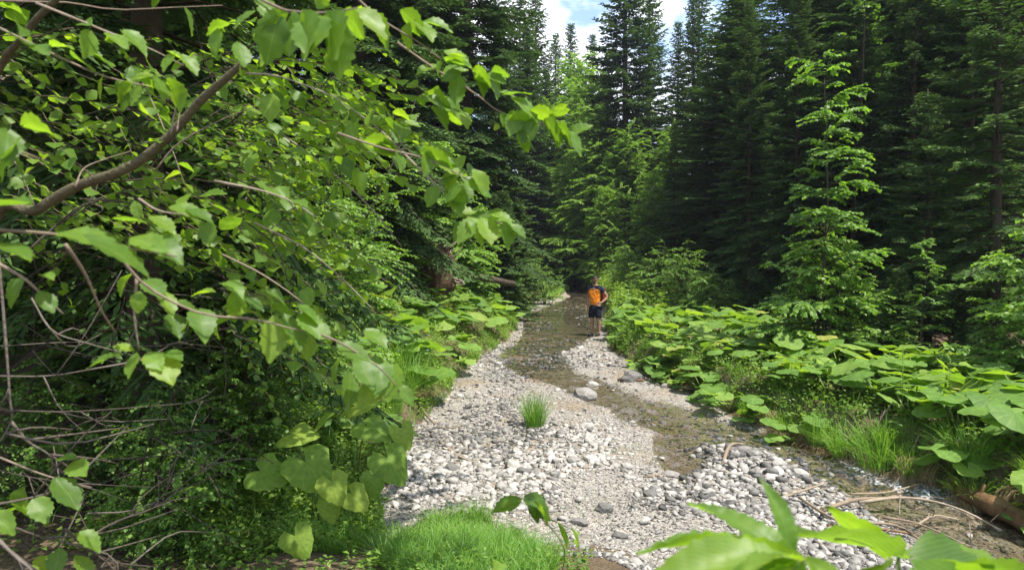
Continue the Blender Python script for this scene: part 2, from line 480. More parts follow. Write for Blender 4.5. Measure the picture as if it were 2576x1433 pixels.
# fine gravel
m, N, L, out = mat_new('fine_gravel')
tc = N.new("ShaderNodeTexCoord")
vo = N.new("ShaderNodeTexVoronoi"); vo.inputs["Scale"].default_value = 34
vo2 = N.new("ShaderNodeTexVoronoi"); vo2.inputs["Scale"].default_value = 80
no = N.new("ShaderNodeTexNoise"); no.inputs["Scale"].default_value = 1.1; no.inputs["Detail"].default_value = 6
for t_ in (vo, vo2, no):
    L.new(tc.outputs["Object"], t_.inputs["Vector"])
sx = N.new("ShaderNodeSeparateColor"); L.new(vo.outputs["Color"], sx.inputs[0])
sx2 = N.new("ShaderNodeSeparateColor"); L.new(vo2.outputs["Color"], sx2.inputs[0])
mx = N.new("ShaderNodeMix"); mx.data_type = 'FLOAT'; mx.inputs[0].default_value = 0.5
L.new(sx.outputs[0], mx.inputs[2]); L.new(sx2.outputs[0], mx.inputs[3])
c = ramp(N, L, mx.outputs[0], [(0.0, (0.085, 0.076, 0.063)), (0.35, (0.21, 0.19, 0.16)), (0.6, (0.31, 0.282, 0.24)), (1.0, (0.43, 0.40, 0.35))])
rust = ramp(N, L, no.outputs[0], [(0.48, (1, 1, 1)), (0.66, (0.90, 0.80, 0.68)), (0.78, (0.82, 0.68, 0.53))])
mu = N.new("ShaderNodeMix"); mu.data_type = 'RGBA'; mu.blend_type = 'MULTIPLY'; mu.inputs[0].default_value = 1
L.new(c, mu.inputs[6]); L.new(rust, mu.inputs[7])
# wet silt on the bed under the water: darker, browner (a property of the bed, from the 'tone' attribute)
at = N.new("ShaderNodeAttribute"); at.attribute_name = "tone"
wet = N.new("ShaderNodeMix"); wet.data_type = 'RGBA'; wet.blend_type = 'MULTIPLY'
wet.inputs[7].default_value = (0.70, 0.64, 0.54, 1)
L.new(at.outputs["Fac"], wet.inputs[0]); L.new(mu.outputs[2], wet.inputs[6])
pr = N.new("ShaderNodeBsdfPrincipled"); pr.inputs["Roughness"].default_value = 0.85; pr.inputs["Specular IOR Level"].default_value = 0.25
bp = N.new("ShaderNodeBump"); bp.inputs["Strength"].default_value = 0.8; bp.inputs["Distance"].default_value = 0.02; bp.invert = True
ad = N.new("ShaderNodeMath"); ad.operation = 'ADD'; L.new(vo.outputs["Distance"], ad.inputs[0]); L.new(vo2.outputs["Distance"], ad.inputs[1])
L.new(ad.outputs[0], bp.inputs["Height"]); L.new(bp.outputs[0], pr.inputs["Normal"])
L.new(wet.outputs[2], pr.inputs["Base Color"]); L.new(pr.outputs[0], out.inputs[0])
M['gravel'] = m

mb = MB(); V, F = sub_mesh(~inbed); mb.add(V, F)
ground = mb.build('ground', M['soil'], smooth=True); ground['kind'] = 'structure'
ground['label'] = 'shady brown soil of the stream banks and the forest floor'
mb = MB(); V, F = sub_mesh(inbed); mb.add(V, F, wmask(V[:, 0], V[:, 1]))
bed = mb.build('stream_bed', M['gravel'], smooth=True); bed['kind'] = 'structure'
bed['label'] = 'pale limestone gravel bed of the mountain stream'

# ------------------------------------------------------------------ water
m, N, L, out = mat_new('stream_water')
geo = N.new("ShaderNodeNewGeometry")
mp = N.new("ShaderNodeMapping"); mp.inputs["Scale"].default_value = (1.0, 0.55, 1.0)
L.new(geo.outputs["Position"], mp.inputs[0])
n1 = N.new("ShaderNodeTexNoise"); n1.inputs["Scale"].default_value = 9; n1.inputs["Detail"].default_value = 5
n1.inputs["Distortion"].default_value = 0.8
L.new(mp.outputs[0], n1.inputs[0])
bp = N.new("ShaderNodeBump"); bp.inputs["Distance"].default_value = 0.03
at = N.new("ShaderNodeAttribute"); at.attribute_name = "tone"      # 0 still pool ... 1 white water
st = N.new("ShaderNodeMapRange"); st.inputs[3].default_value = 0.05; st.inputs[4].default_value = 1.0
L.new(at.outputs["Fac"], st.inputs[0]); L.new(st.outputs[0], bp.inputs["Strength"])
L.new(n1.outputs[0], bp.inputs["Height"])
fr = N.new("ShaderNodeFresnel"); fr.inputs[0].default_value = 1.55; L.new(bp.outputs[0], fr.inputs["Normal"])
tr = N.new("ShaderNodeBsdfTransparent"); tr.inputs[0].default_value = (0.94, 0.935, 0.90, 1)
gl = N.new("ShaderNodeBsdfGlossy"); gl.inputs["Roughness"].default_value = 0.06; L.new(bp.outputs[0], gl.inputs["Normal"])
fb = N.new("ShaderNodeMath"); fb.operation = 'MULTIPLY'; fb.use_clamp = True; fb.inputs[1].default_value = 1.35
L.new(fr.outputs[0], fb.inputs[0])
ms = N.new("ShaderNodeMixShader"); L.new(fb.outputs[0], ms.inputs[0]); L.new(tr.outputs[0], ms.inputs[1]); L.new(gl.outputs[0], ms.inputs[2])
fo = N.new("ShaderNodeBsdfDiffuse"); fo.inputs[0].default_value = (0.80, 0.83, 0.86, 1)  # white of the rapids' foam, also painted glints on the far riffles
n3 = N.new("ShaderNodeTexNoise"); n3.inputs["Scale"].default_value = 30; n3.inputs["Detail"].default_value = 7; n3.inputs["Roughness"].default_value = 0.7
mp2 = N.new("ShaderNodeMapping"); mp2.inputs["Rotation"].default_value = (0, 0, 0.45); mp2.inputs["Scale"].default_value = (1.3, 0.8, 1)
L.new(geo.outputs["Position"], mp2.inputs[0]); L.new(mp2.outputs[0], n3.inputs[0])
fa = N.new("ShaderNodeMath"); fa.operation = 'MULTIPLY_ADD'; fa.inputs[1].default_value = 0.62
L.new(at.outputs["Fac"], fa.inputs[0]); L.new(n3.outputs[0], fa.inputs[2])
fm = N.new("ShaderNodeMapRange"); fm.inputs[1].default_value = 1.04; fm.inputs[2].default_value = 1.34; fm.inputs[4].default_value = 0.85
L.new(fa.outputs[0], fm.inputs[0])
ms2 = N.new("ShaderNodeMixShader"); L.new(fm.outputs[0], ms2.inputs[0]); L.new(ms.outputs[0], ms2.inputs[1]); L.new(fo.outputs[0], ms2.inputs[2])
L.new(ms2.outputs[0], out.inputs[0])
M['water'] = m

wx = steps([(-0.8, 6.6, 0.05)]); wy = steps([(4.0, 16, 0.06), (16, 30, 0.12), (30, 45, 0.3)])
WX, WY = np.meshgrid(wx, wy)
wm = wmask(WX, WY)
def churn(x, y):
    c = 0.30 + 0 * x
    for u, v, r_, a_ in [(2280, 1205, 0.5, 0.80), (2190, 1185, 0.4, 0.5), (2380, 1250, 0.5, 0.62), (2450, 1330, 0.6, 0.10), (2530, 1390, 0.5, 0.25), (1330, 905, 0.7, 0.42), (1335, 800, 2.6, 0.36), (1440, 765, 3.4, 0.36), (1330, 850, 1.4, 0.3), (1600, 1040, 0.6, 0.25), (1900, 1105, 0.7, 0.25), (1470, 990, 0.4, 0.2)]:  # far riffle spots also raise the painted glints
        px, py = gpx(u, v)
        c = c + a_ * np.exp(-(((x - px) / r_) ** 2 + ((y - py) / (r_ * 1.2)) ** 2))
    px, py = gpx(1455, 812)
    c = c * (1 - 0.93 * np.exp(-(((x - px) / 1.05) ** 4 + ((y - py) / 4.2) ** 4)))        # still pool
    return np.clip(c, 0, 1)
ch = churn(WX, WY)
WZ = zbed(WY) + 0.012 + ch * (0.05 * vn(WX * 6, WY * 3) + 0.05 * vn(WX * 14, WY * 8)) + 0.02
nwx, nwy = len(wx), len(wy)
wv = np.stack([WX, WY, WZ], -1).reshape(-1, 3)
ii, jj = np.meshgrid(np.arange(nwx - 1), np.arange(nwy - 1))
wq = np.stack([jj * nwx + ii, jj * nwx + ii + 1, (jj + 1) * nwx + ii + 1, (jj + 1) * nwx + ii], -1).reshape(-1, 4)
keep = (wm.reshape(-1)[wq] > 0.12).all(1)
used, inv = np.unique(wq[keep], return_inverse=True)
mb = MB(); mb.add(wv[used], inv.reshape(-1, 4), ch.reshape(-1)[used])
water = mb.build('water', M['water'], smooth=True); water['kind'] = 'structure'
water['label'] = 'shallow clear stream water running over gravel toward the lower right'

# ------------------------------------------------------------------ stones
def stone_proto(seed):
    r = np.random.default_rng(seed)
    t = (1 + 5 ** 0.5) / 2
    V = np.array([(-1, t, 0), (1, t, 0), (-1, -t, 0), (1, -t, 0), (0, -1, t), (0, 1, t), (0, -1, -t), (0, 1, -t), (t, 0, -1), (t, 0, 1), (-t, 0, -1), (-t, 0, 1)], float)
    V = norm(V) * (0.5 * (1 + 0.30 * r.standard_normal((12, 1)).clip(-1, 1)))
    V *= np.array([1.0, r.uniform(0.55, 0.95), r.uniform(0.28, 0.55)])
    if seed % 2:                                       # angular, slab-like pieces
        V = np.sign(V) * np.abs(V / 0.5) ** 0.55 * 0.5 * np.array([1.0, 0.85, 0.75])
        V[:, 2] += 0.25 * V[:, 0] * r.normal(0, 1)
    F = np.array([(0, 11, 5), (0, 5, 1), (0, 1, 7), (0, 7, 10), (0, 10, 11), (1, 5, 9), (5, 11, 4), (11, 10, 2), (10, 7, 6), (7, 1, 8), (3, 9, 4), (3, 4, 2), (3, 2, 6), (3, 6, 8), (3, 8, 9), (4, 9, 5), (2, 4, 11), (6, 2, 10), (8, 6, 7), (9, 8, 1)])
    return V, F
STONES = [stone_proto(100 + k) for k in range(14)]

def rand_rot(n, tilt=0.35):
    a = rng.uniform(0, 2 * PI, n)
    tx, ty = rng.normal(0, tilt, n), rng.normal(0, tilt, n)
    nrm = norm(np.stack([tx, ty, np.ones(n)], -1))
    d = np.stack([np.cos(a), np.sin(a), np.zeros(n)], -1)
    d = d - nrm * (d * nrm).sum(-1, keepdims=True)
    return frame(d, nrm)

def bed_points(n, ymin, ymax, power):
    """points on the bed, denser toward the camera"""
    t = rng.uniform(0, 1, n)
    y = (ymin ** (1 - power) + t * (ymax ** (1 - power) - ymin ** (1 - power))) ** (1 / (1 - power))
    x = edge_l(y) - 0.15 + rng.uniform(0, 1, n) * (edge_r(y) - edge_l(y) + 0.25)
    ok = hz(x, y) < zbed(y) + 0.26
    return x[ok], y[ok]

mb = MB()
for k, (V, F) in enumerate(STONES):
    x, y = bed_points(2100, 4.6, 30, 2.2)
    w = wmask(x, y)
    n = len(x)
    size = 0.020 + 0.05 * rng.beta(1.3, 5, n) + 0.0008 * y
    size *= 0.62 + 1.05 * S(0.5 + 0.9 * vn(x * 1.1 + 5, y * 0.9))
    silt = S((vn(x * 0.75 + 2.0, y * 0.6) - 0.12) / 0.3)             # sandy patches with few stones
    keep = rng.uniform(0, 1, n) > np.maximum(0.55 * w, 0.72 * silt)
    x, y, size, w = x[keep], y[keep], size[keep], w[keep]
    n = len(x)
    Mx = rand_rot(n) * (size * rng.lognormal(-0.05, 0.38, n))[:, None, None]
    damp = np.maximum.reduce([wmask(x + 0.22, y), wmask(x - 0.22, y), wmask(x, y + 0.3), wmask(x, y - 0.3)])
    tone = np.clip(0.50 + 0.26 * rng.standard_normal(n) + 0.30 * vn(x * 0.9, y * 0.8) + 0.15 * vn(x * 2.7, y * 2.7) - 0.40 * w - 0.12 * damp, 0, 1)
    mb.scatter(V, F, Mx, np.stack([x, y, hz(x, y) + size * 0.10], -1), tone)
peb = mb.build('pebbles', M['stone'], bed); peb['kind'] = 'stuff'

stone_meshes = []
for V, F in STONES:
    b_ = MB(); b_.add(V, F, 0.40)
    me = b_.mesh('stone'); me.materials.append(M['stone']); stone_meshes.append(me)
def cobble_mesh(seed):
    b = bmesh.new(); bmesh.ops.create_icosphere(b, subdivisions=2, radius=0.5)
    r = np.random.default_rng(seed); ph = r.uniform(0, 6, 6)
    for v in b.verts:
        c = v.co
        f = 1 + 0.14 * math.sin(5 * c.x + ph[0]) + 0.12 * math.sin(6 * c.y + ph[1]) + 0.10 * math.sin(8 * c.z + 5 * c.x + ph[2]) + 0.03 * r.standard_normal()
        v.co = (c.x * f, c.y * f * 0.72, c.z * f * 0.52)
    me = bpy.data.meshes.new('stone'); b.to_mesh(me); b.free()
    a = me.attributes.new('tone', 'FLOAT', 'POINT'); a.data.foreach_set('value', np.full(len(me.vertices), 0.22, np.float32))
    me.materials.append(M['stone'])
    return me
COBBLES = [cobble_mesh(k) for k in range(5)]
def put_stone(x, y, s, k, rot=None, sink=0.12, name='stone'):
    o = obj(name, stone_meshes[k % len(stone_meshes)], None, bed)
    o.location = (x, y, float(hz(x, y)) + s * sink)
    o.rotation_euler = rot if rot is not None else (rng.normal(0, 0.25), rng.normal(0, 0.25), rng.uniform(0, 6.28))
    o.scale = (s, s, s)
    return o
sx_, sy_ = bed_points(900, 5.0, 19, 1.7)
cnt = 0
for x, y in zip(sx_, sy_):
    if wmask(x, y) > 0.3 and (y > 12 or rng.uniform() < 0.75):
        continue
    put_stone(x, y, rng.uniform(0.06, 0.11) * (1.0 if rng.uniform() < 0.9 else 1.5), int(rng.integers(14)))
    cnt += 1
    if cnt >= 215:
        break
for i in range(38):                                   # the heap of paler, larger stones beside the water
    x, y = rng.normal(2.72, 0.34), rng.normal(7.55, 0.40)
    put_stone(x, y, rng.uniform(0.06, 0.13), int(rng.integers(14)), sink=0.15)
for u, v, px in [(1470, 1003, 70), (1490, 972, 34), (1135, 1190, 48), (1320, 1200, 40), (1445, 1180, 40), (1690, 1200, 46), (1575, 1190, 34), (1590, 968, 60), (1215, 1205, 40), (1640, 1262, 44), (1520, 1300, 48), (1455, 1330, 44), (1560, 1360, 40), (1680, 985, 34), (1750, 1010, 30), (1840, 1165, 44), (1900, 1180, 48), (1960, 1200, 44), (2010, 1220, 48)]:
    x, y = gpx(u, v)
    put_stone(x, y, px * y / FPX, int(rng.integers(14)), rot=(rng.normal(0, 0.12), rng.normal(0, 0.12), rng.uniform(-0.5, 0.5)), sink=0.10).data = COBBLES[int(rng.integers(5))]
# ------------------------------------------------------------------ conifers
def spruce(seed, H, R, h0, nb, gap=0.16, sub=0.10, droop=0.5, kw=0.016, tw=1.0, dead=0.0, fresh=0.0):
    r = np.random.default_rng(seed)
    wood, crown = MB(), MB()
    zt = np.linspace(0, H, 14)
    lean = 0.01 * H * np.sin(zt / H * 2 + seed)
    r0 = 0.011 * H + 0.03
    add_tube(wood, np.stack([lean, 0.4 * lean, zt - 0.3], -1), r0 * (1 - 0.97 * zt / H) + 0.006, 8, 0.5)
    KO, KD, KL, KN, KT = [], [], [], [], []
    s = np.linspace(0, 1, 9)
    for i in range(nb):
        t = ((i + r.uniform(-0.6, 0.6) + 0.6) / nb)
        h = h0 + (H - h0 - 0.25) * t
        az = i * 2.39996 + r.normal(0, 0.35)
        Lb = R * (1 - t) ** 0.72 * r.uniform(0.62, 1.12) + 0.16
        el = (-0.12 + 0.75 * t ** 1.3) + r.normal(0, 0.10)
        elev = el - droop * (1 - t) * np.sin(PI * s * 0.75) + 0.55 * droop * s ** 3
        ds = Lb / 8
        rr = np.concatenate([[0], np.cumsum(np.cos(elev[:-1]) * ds)])
        zz = np.concatenate([[0], np.cumsum(np.sin(elev[:-1]) * ds)])
        bend = az + r.normal(0, 0.10) * s
        lx = np.interp(h, zt, lean)
        pts = np.stack([lx + rr * np.cos(bend), 0.4 * lx + rr * np.sin(bend), h - 0.3 + zz], -1)
        add_tube(wood, pts[::2], np.linspace(0.006 + 0.007 * Lb, 0.003, 5), 3, 0.4)
        if r.uniform() < dead * (1 - t) ** 2:
            continue
        m = max(3, int(Lb / gap))
        sj = np.linspace(0.10 if Lb < 1.2 else 0.2, 0.99, m) + r.normal(0, 0.01, m)
        sj = np.concatenate([sj, sj]).clip(0, 1)
        side = np.concatenate([np.ones(m), -np.ones(m)])
        o = np.stack([np.interp(sj, s, pts[:, k]) for k in range(3)], -1)
        tg = norm(np.stack([np.interp(sj, s, np.gradient(pts[:, k])) for k in range(3)], -1))
        sd = norm(np.cross(tg, np.array([0, 0, 1.0]))) * side[:, None]
        l = tw * (0.34 * Lb * (1 - sj) ** 0.8 * np.minimum(1, sj / 0.25) + 0.10) * r.uniform(0.7, 1.2, 2 * m)
        l = np.minimum(l, 0.95)
        d = norm(0.62 * tg + 0.75 * sd + np.array([0, 0, -1.0]) * (0.10 + 0.35 * droop * (1 - t) * r.uniform(0.2, 1.3, (2 * m, 1))))
        # sub-twigs
        q_ = np.maximum(1, np.ceil(l / sub)).astype(int)
        idx = np.repeat(np.arange(2 * m), q_)
        fr_ = (np.concatenate([np.arange(k) for k in q_]) + 0.3) / np.repeat(q_, q_)
        for sg in (-1, 1):
            oo = o[idx] + d[idx] * (l[idx] * fr_)[:, None] + np.array([0, 0, -1.0]) * (0.12 * l[idx] * fr_ ** 2)[:, None]
            ss = norm(np.cross(d[idx], np.array([0, 0, 1.0])))
            dd = norm(d[idx] * 0.8 + sg * ss * 0.62 + r.normal(0, 0.16, (len(idx), 3)))
            KO.append(oo); KD.append(dd)
            KL.append(sub * r.uniform(0.9, 1.7, len(idx)) * (0.7 + 0.5 * (1 - fr_)))
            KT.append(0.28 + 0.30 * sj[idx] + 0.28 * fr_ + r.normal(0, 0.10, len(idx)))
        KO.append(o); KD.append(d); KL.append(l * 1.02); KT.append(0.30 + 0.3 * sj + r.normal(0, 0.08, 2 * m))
    O, D, Ln, T = np.concatenate(KO), np.concatenate(KD), np.concatenate(KL), (np.concatenate(KT) + fresh).clip(0, 1)
    n = len(O)
    nrm = norm(np.array([0, 0, 1.0]) + r.normal(0, 0.45, (n, 3)))
    x = norm(np.cross(D, nrm))
    w = np.minimum(kw * r.uniform(0.8, 1.4, n), Ln * 0.3)
    mid = O + D * (Ln * 0.55)[:, None] + np.array([0, 0, 0.004])
    V = np.stack([O, mid + x * w[:, None], O + D * Ln[:, None], mid - x * w[:, None]], 1).reshape(-1, 3)
    b = np.arange(n) * 4
    F = np.concatenate([np.stack([b, b + 1, b + 2], -1), np.stack([b, b + 2, b + 3], -1)])
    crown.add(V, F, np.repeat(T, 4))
    return wood, crown

def tree_meshes(name, wood, crown, leafmat):
    a = wood.mesh(name + '_trunk', True); a.materials.append(M['bark'])
    c = crown.mesh(name + '_crown'); c.materials.append(leafmat)
    return a, c

SPR = {
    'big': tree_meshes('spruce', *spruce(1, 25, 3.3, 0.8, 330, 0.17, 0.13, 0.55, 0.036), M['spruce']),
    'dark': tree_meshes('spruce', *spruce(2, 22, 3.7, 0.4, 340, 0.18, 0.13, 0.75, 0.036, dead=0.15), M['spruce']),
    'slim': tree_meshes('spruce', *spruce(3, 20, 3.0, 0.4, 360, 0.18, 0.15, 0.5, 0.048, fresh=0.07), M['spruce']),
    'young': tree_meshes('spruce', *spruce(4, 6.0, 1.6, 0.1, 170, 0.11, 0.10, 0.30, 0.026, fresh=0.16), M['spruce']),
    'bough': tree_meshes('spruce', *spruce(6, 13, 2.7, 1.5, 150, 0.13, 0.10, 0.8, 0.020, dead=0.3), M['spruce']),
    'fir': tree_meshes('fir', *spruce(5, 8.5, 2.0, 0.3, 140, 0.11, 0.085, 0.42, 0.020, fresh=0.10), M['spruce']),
}
def put_conifer(kind, x, y, scale, rot, label, group=None, name='spruce_tree', sz=None):
    t = thing(name, label, 'tree', (x, y, float(hz(x, y))), group, rot)
    t.scale = (scale, scale, (sz or scale))
    a, c = SPR[kind]
    obj('trunk', a, None, t)
    k = obj('crown', c, None, t)
    k['kind'] = 'stuff'
    return t

# ------------------------------------------------------------------ broadleaf trees
def leaf_low(fold=0.25, droop=0.22, wid=0.5):
    """a cheap folded leaf: 8 triangles, length 1 along Y"""
    V = np.array([(0, 0, 0), (-0.62 * wid, 0.22, 0), (0, 0.30, 0), (0.62 * wid, 0.22, 0), (-0.9 * wid, 0.5, 0), (0, 0.6, 0), (0.9 * wid, 0.5, 0), (-0.45 * wid, 0.8, 0), (0.45 * wid, 0.8, 0), (0, 1, 0)], float)
    V[:, 2] = fold * np.abs(V[:, 0]) - droop * V[:, 1] ** 2
    F = np.array([(0, 2, 1), (0, 3, 2), (1, 2, 5), (1, 5, 4), (2, 3, 6), (2, 6, 5), (4, 5, 7), (5, 6, 8), (5, 9, 7), (5, 8, 9)])
    uv = np.stack([V[:, 0] * 2, V[:, 1]], -1)
    return V, F, uv
def leaf_quad(wid=0.55):
    V = np.array([(0, 0, 0), (-0.5 * wid, 0.48, 0.10), (0, 1, -0.12), (0.5 * wid, 0.48, 0.10)], float)
    return V, np.array([(0, 2, 1), (0, 3, 2)]), np.stack([V[:, 0] * 2, V[:, 1]], -1)
LOW, QUAD = leaf_low(), leaf_quad()

def broadleaf(seed, H, h0, spread, nb, leaf=0.075, lp=0.045, stems=1, rise=0.35, lowleaf=False, twigs=7, tone0=0.45):
    """slim stems, flat tiers of side shoots, alternate leaves along every shoot"""
    r = np.random.default_rng(seed)
    wood, crown = MB(), MB()
    LO, LD, LN, LS = [], [], [], []
    for st in range(stems):
        tx, ty = r.normal(0, 0.05 + 0.10 * (stems > 1) * H, 2)
        hh = H * (1 if st == 0 else r.uniform(0.6, 1.0))
        zt = np.linspace(-0.2, hh, 9)
        f = np.clip(zt / hh, 0, 1)
        trunk = np.stack([tx * f + 0.04 * H ** 0.5 * np.sin(f * 5 + seed + st), ty * f + 0.04 * H ** 0.5 * np.cos(f * 4 + st), zt], -1)
        add_tube(wood, trunk, (0.0045 * H + 0.010) * (1 - 0.93 * f) + 0.003, 6, 0.6)
        n_b = max(3, nb // stems)
        for i in range(n_b):
            t = (i + r.uniform(0.1, 0.9)) / n_b
            h = h0 + (hh - h0) * t
            o = np.array([np.interp(h, zt, trunk[:, k]) for k in range(3)])
            az = i * 2.4 + r.normal(0, 0.5)
            Lb = spread * (0.35 + 0.65 * (1 - t) ** 0.7) * r.uniform(0.28, 1.22)
            s = np.linspace(0, 1, 6)
            el = rise + 0.5 * t + r.normal(0, 0.15) - 0.55 * s
            ds = Lb / 5
            rr = np.concatenate([[0], np.cumsum(np.cos(el[:-1]) * ds)])
            zz = np.concatenate([[0], np.cumsum(np.sin(el[:-1]) * ds)])
            az_s = az + r.normal(0, 0.25) * s
            bp_ = o + np.stack([rr * np.cos(az_s), rr * np.sin(az_s), zz], -1)
            add_tube(wood, bp_[[0, 2, 5]], [0.005 + 0.006 * Lb, 0.004 + 0.003 * Lb, 0.002], 4, 0.6)
            shoots = [(bp_, Lb)]
            nt = max(2, int(twigs * Lb / spread + 1))
            for j in range(nt):
                sj = r.uniform(0.25, 0.95)
                oo = np.array([np.interp(sj, s, bp_[:, k]) for k in range(3)])
                a2 = az + (1 if j % 2 else -1) * r.uniform(0.5, 1.1)
                l2 = Lb * (1.05 - sj) * r.uniform(0.5, 0.9) + 0.12
                ss = np.linspace(0, 1, 4)
                p2 = oo + np.stack([np.cos(a2) * l2 * ss, np.sin(a2) * l2 * ss, (0.15 * ss - 0.35 * ss ** 2 + r.normal(0, 0.1) * ss) * l2], -1)
                add_tube(wood, p2[[0, 3]], [0.004, 0.0015], 3, 0.7)
                shoots.append((p2, l2))
            for p_, ln in shoots:
                m = max(3, int(ln / lp))
                sj = np.linspace(0.12 if ln < 0.8 else 0.3, 1.0, m)
                q_ = np.linspace(0, 1, len(p_))
                lo = np.stack([np.interp(sj, q_, p_[:, k]) for k in range(3)], -1)
                tg = norm(p_[-1] - p_[0])
                sd = norm(np.cross(tg, np.array([0, 0, 1.0])) + 1e-6)
                sg = np.where(np.arange(m) % 2, 1.0, -1.0)[:, None]
                d = norm(0.7 * tg + sg * sd * 0.8 + np.array([0, 0, -0.25]) + r.normal(0, 0.22, (m, 3)))
                LO.append(lo); LD.append(d)
                LN.append(norm(np.array([0, 0, 1.0]) + r.normal(0, 0.35, (m, 3))))
                LS.append(leaf * r.uniform(0.65, 1.25, m))
    O, D, Nn, Sz = map(np.concatenate, (LO, LD, LN, LS))
    Mx = frame(D, Nn) * Sz[:, None, None]
    pv = LOW if lowleaf else QUAD
    crown.scatter(pv[0], pv[1], Mx, O, np.clip(tone0 + 0.22 * r.standard_normal(len(O)), 0, 1), pv[2])
    return wood, crown

def put_tree(meshes, x, y, label, cat='tree', name='beech_tree', scale=1.0, rot=0.0, group=None, sz=None):
    t = thing(name, label, cat, (x, y, float(hz(x, y))), group, rot)
    t.scale = (scale, scale, sz or scale)
    obj('trunk' if cat == 'tree' else 'stem', meshes[0], None, t)
    k = obj('crown' if cat == 'tree' else 'foliage', meshes[1], None, t)
    k['kind'] = 'stuff'
    return t

BR = {
    'mid': tree_meshes('beech', *broadleaf(21, 13.0, 0.6, 3.9, 210, 0.15, 0.045, 1, twigs=12, tone0=0.78), M['beech']),
    'sapling': tree_meshes('beech', *broadleaf(31, 6.6, 0.1, 1.55, 50, 0.085, 0.030, 1, 0.25, True, 13, 0.42), M['beech']),
    'bush': tree_meshes('bush', *broadleaf(23, 3.0, 0.2, 1.35, 120, 0.075, 0.032, 6, 0.35, True, 8, 0.85), M['beech']),
    'bush2': tree_meshes('bush', *broadleaf(24, 2.2, 0.1, 1.1, 80, 0.055, 0.030, 6, 0.35, True, 7, 0.5), M['beech']),
    'tall': tree_meshes('beech', *broadleaf(25, 9.5, 3.5, 1.2, 60, 0.075, 0.040, 1, 0.3, True, 7, 0.35), M['beech']),
    'thicket': tree_meshes('thicket', *broadleaf(26, 4.2, 0.4, 1.5, 130, 0.060, 0.034, 6, 0.3, True, 8, 0.6), M['beech']),
}

def X(u, y):
    return (u - CU) / FPX * y

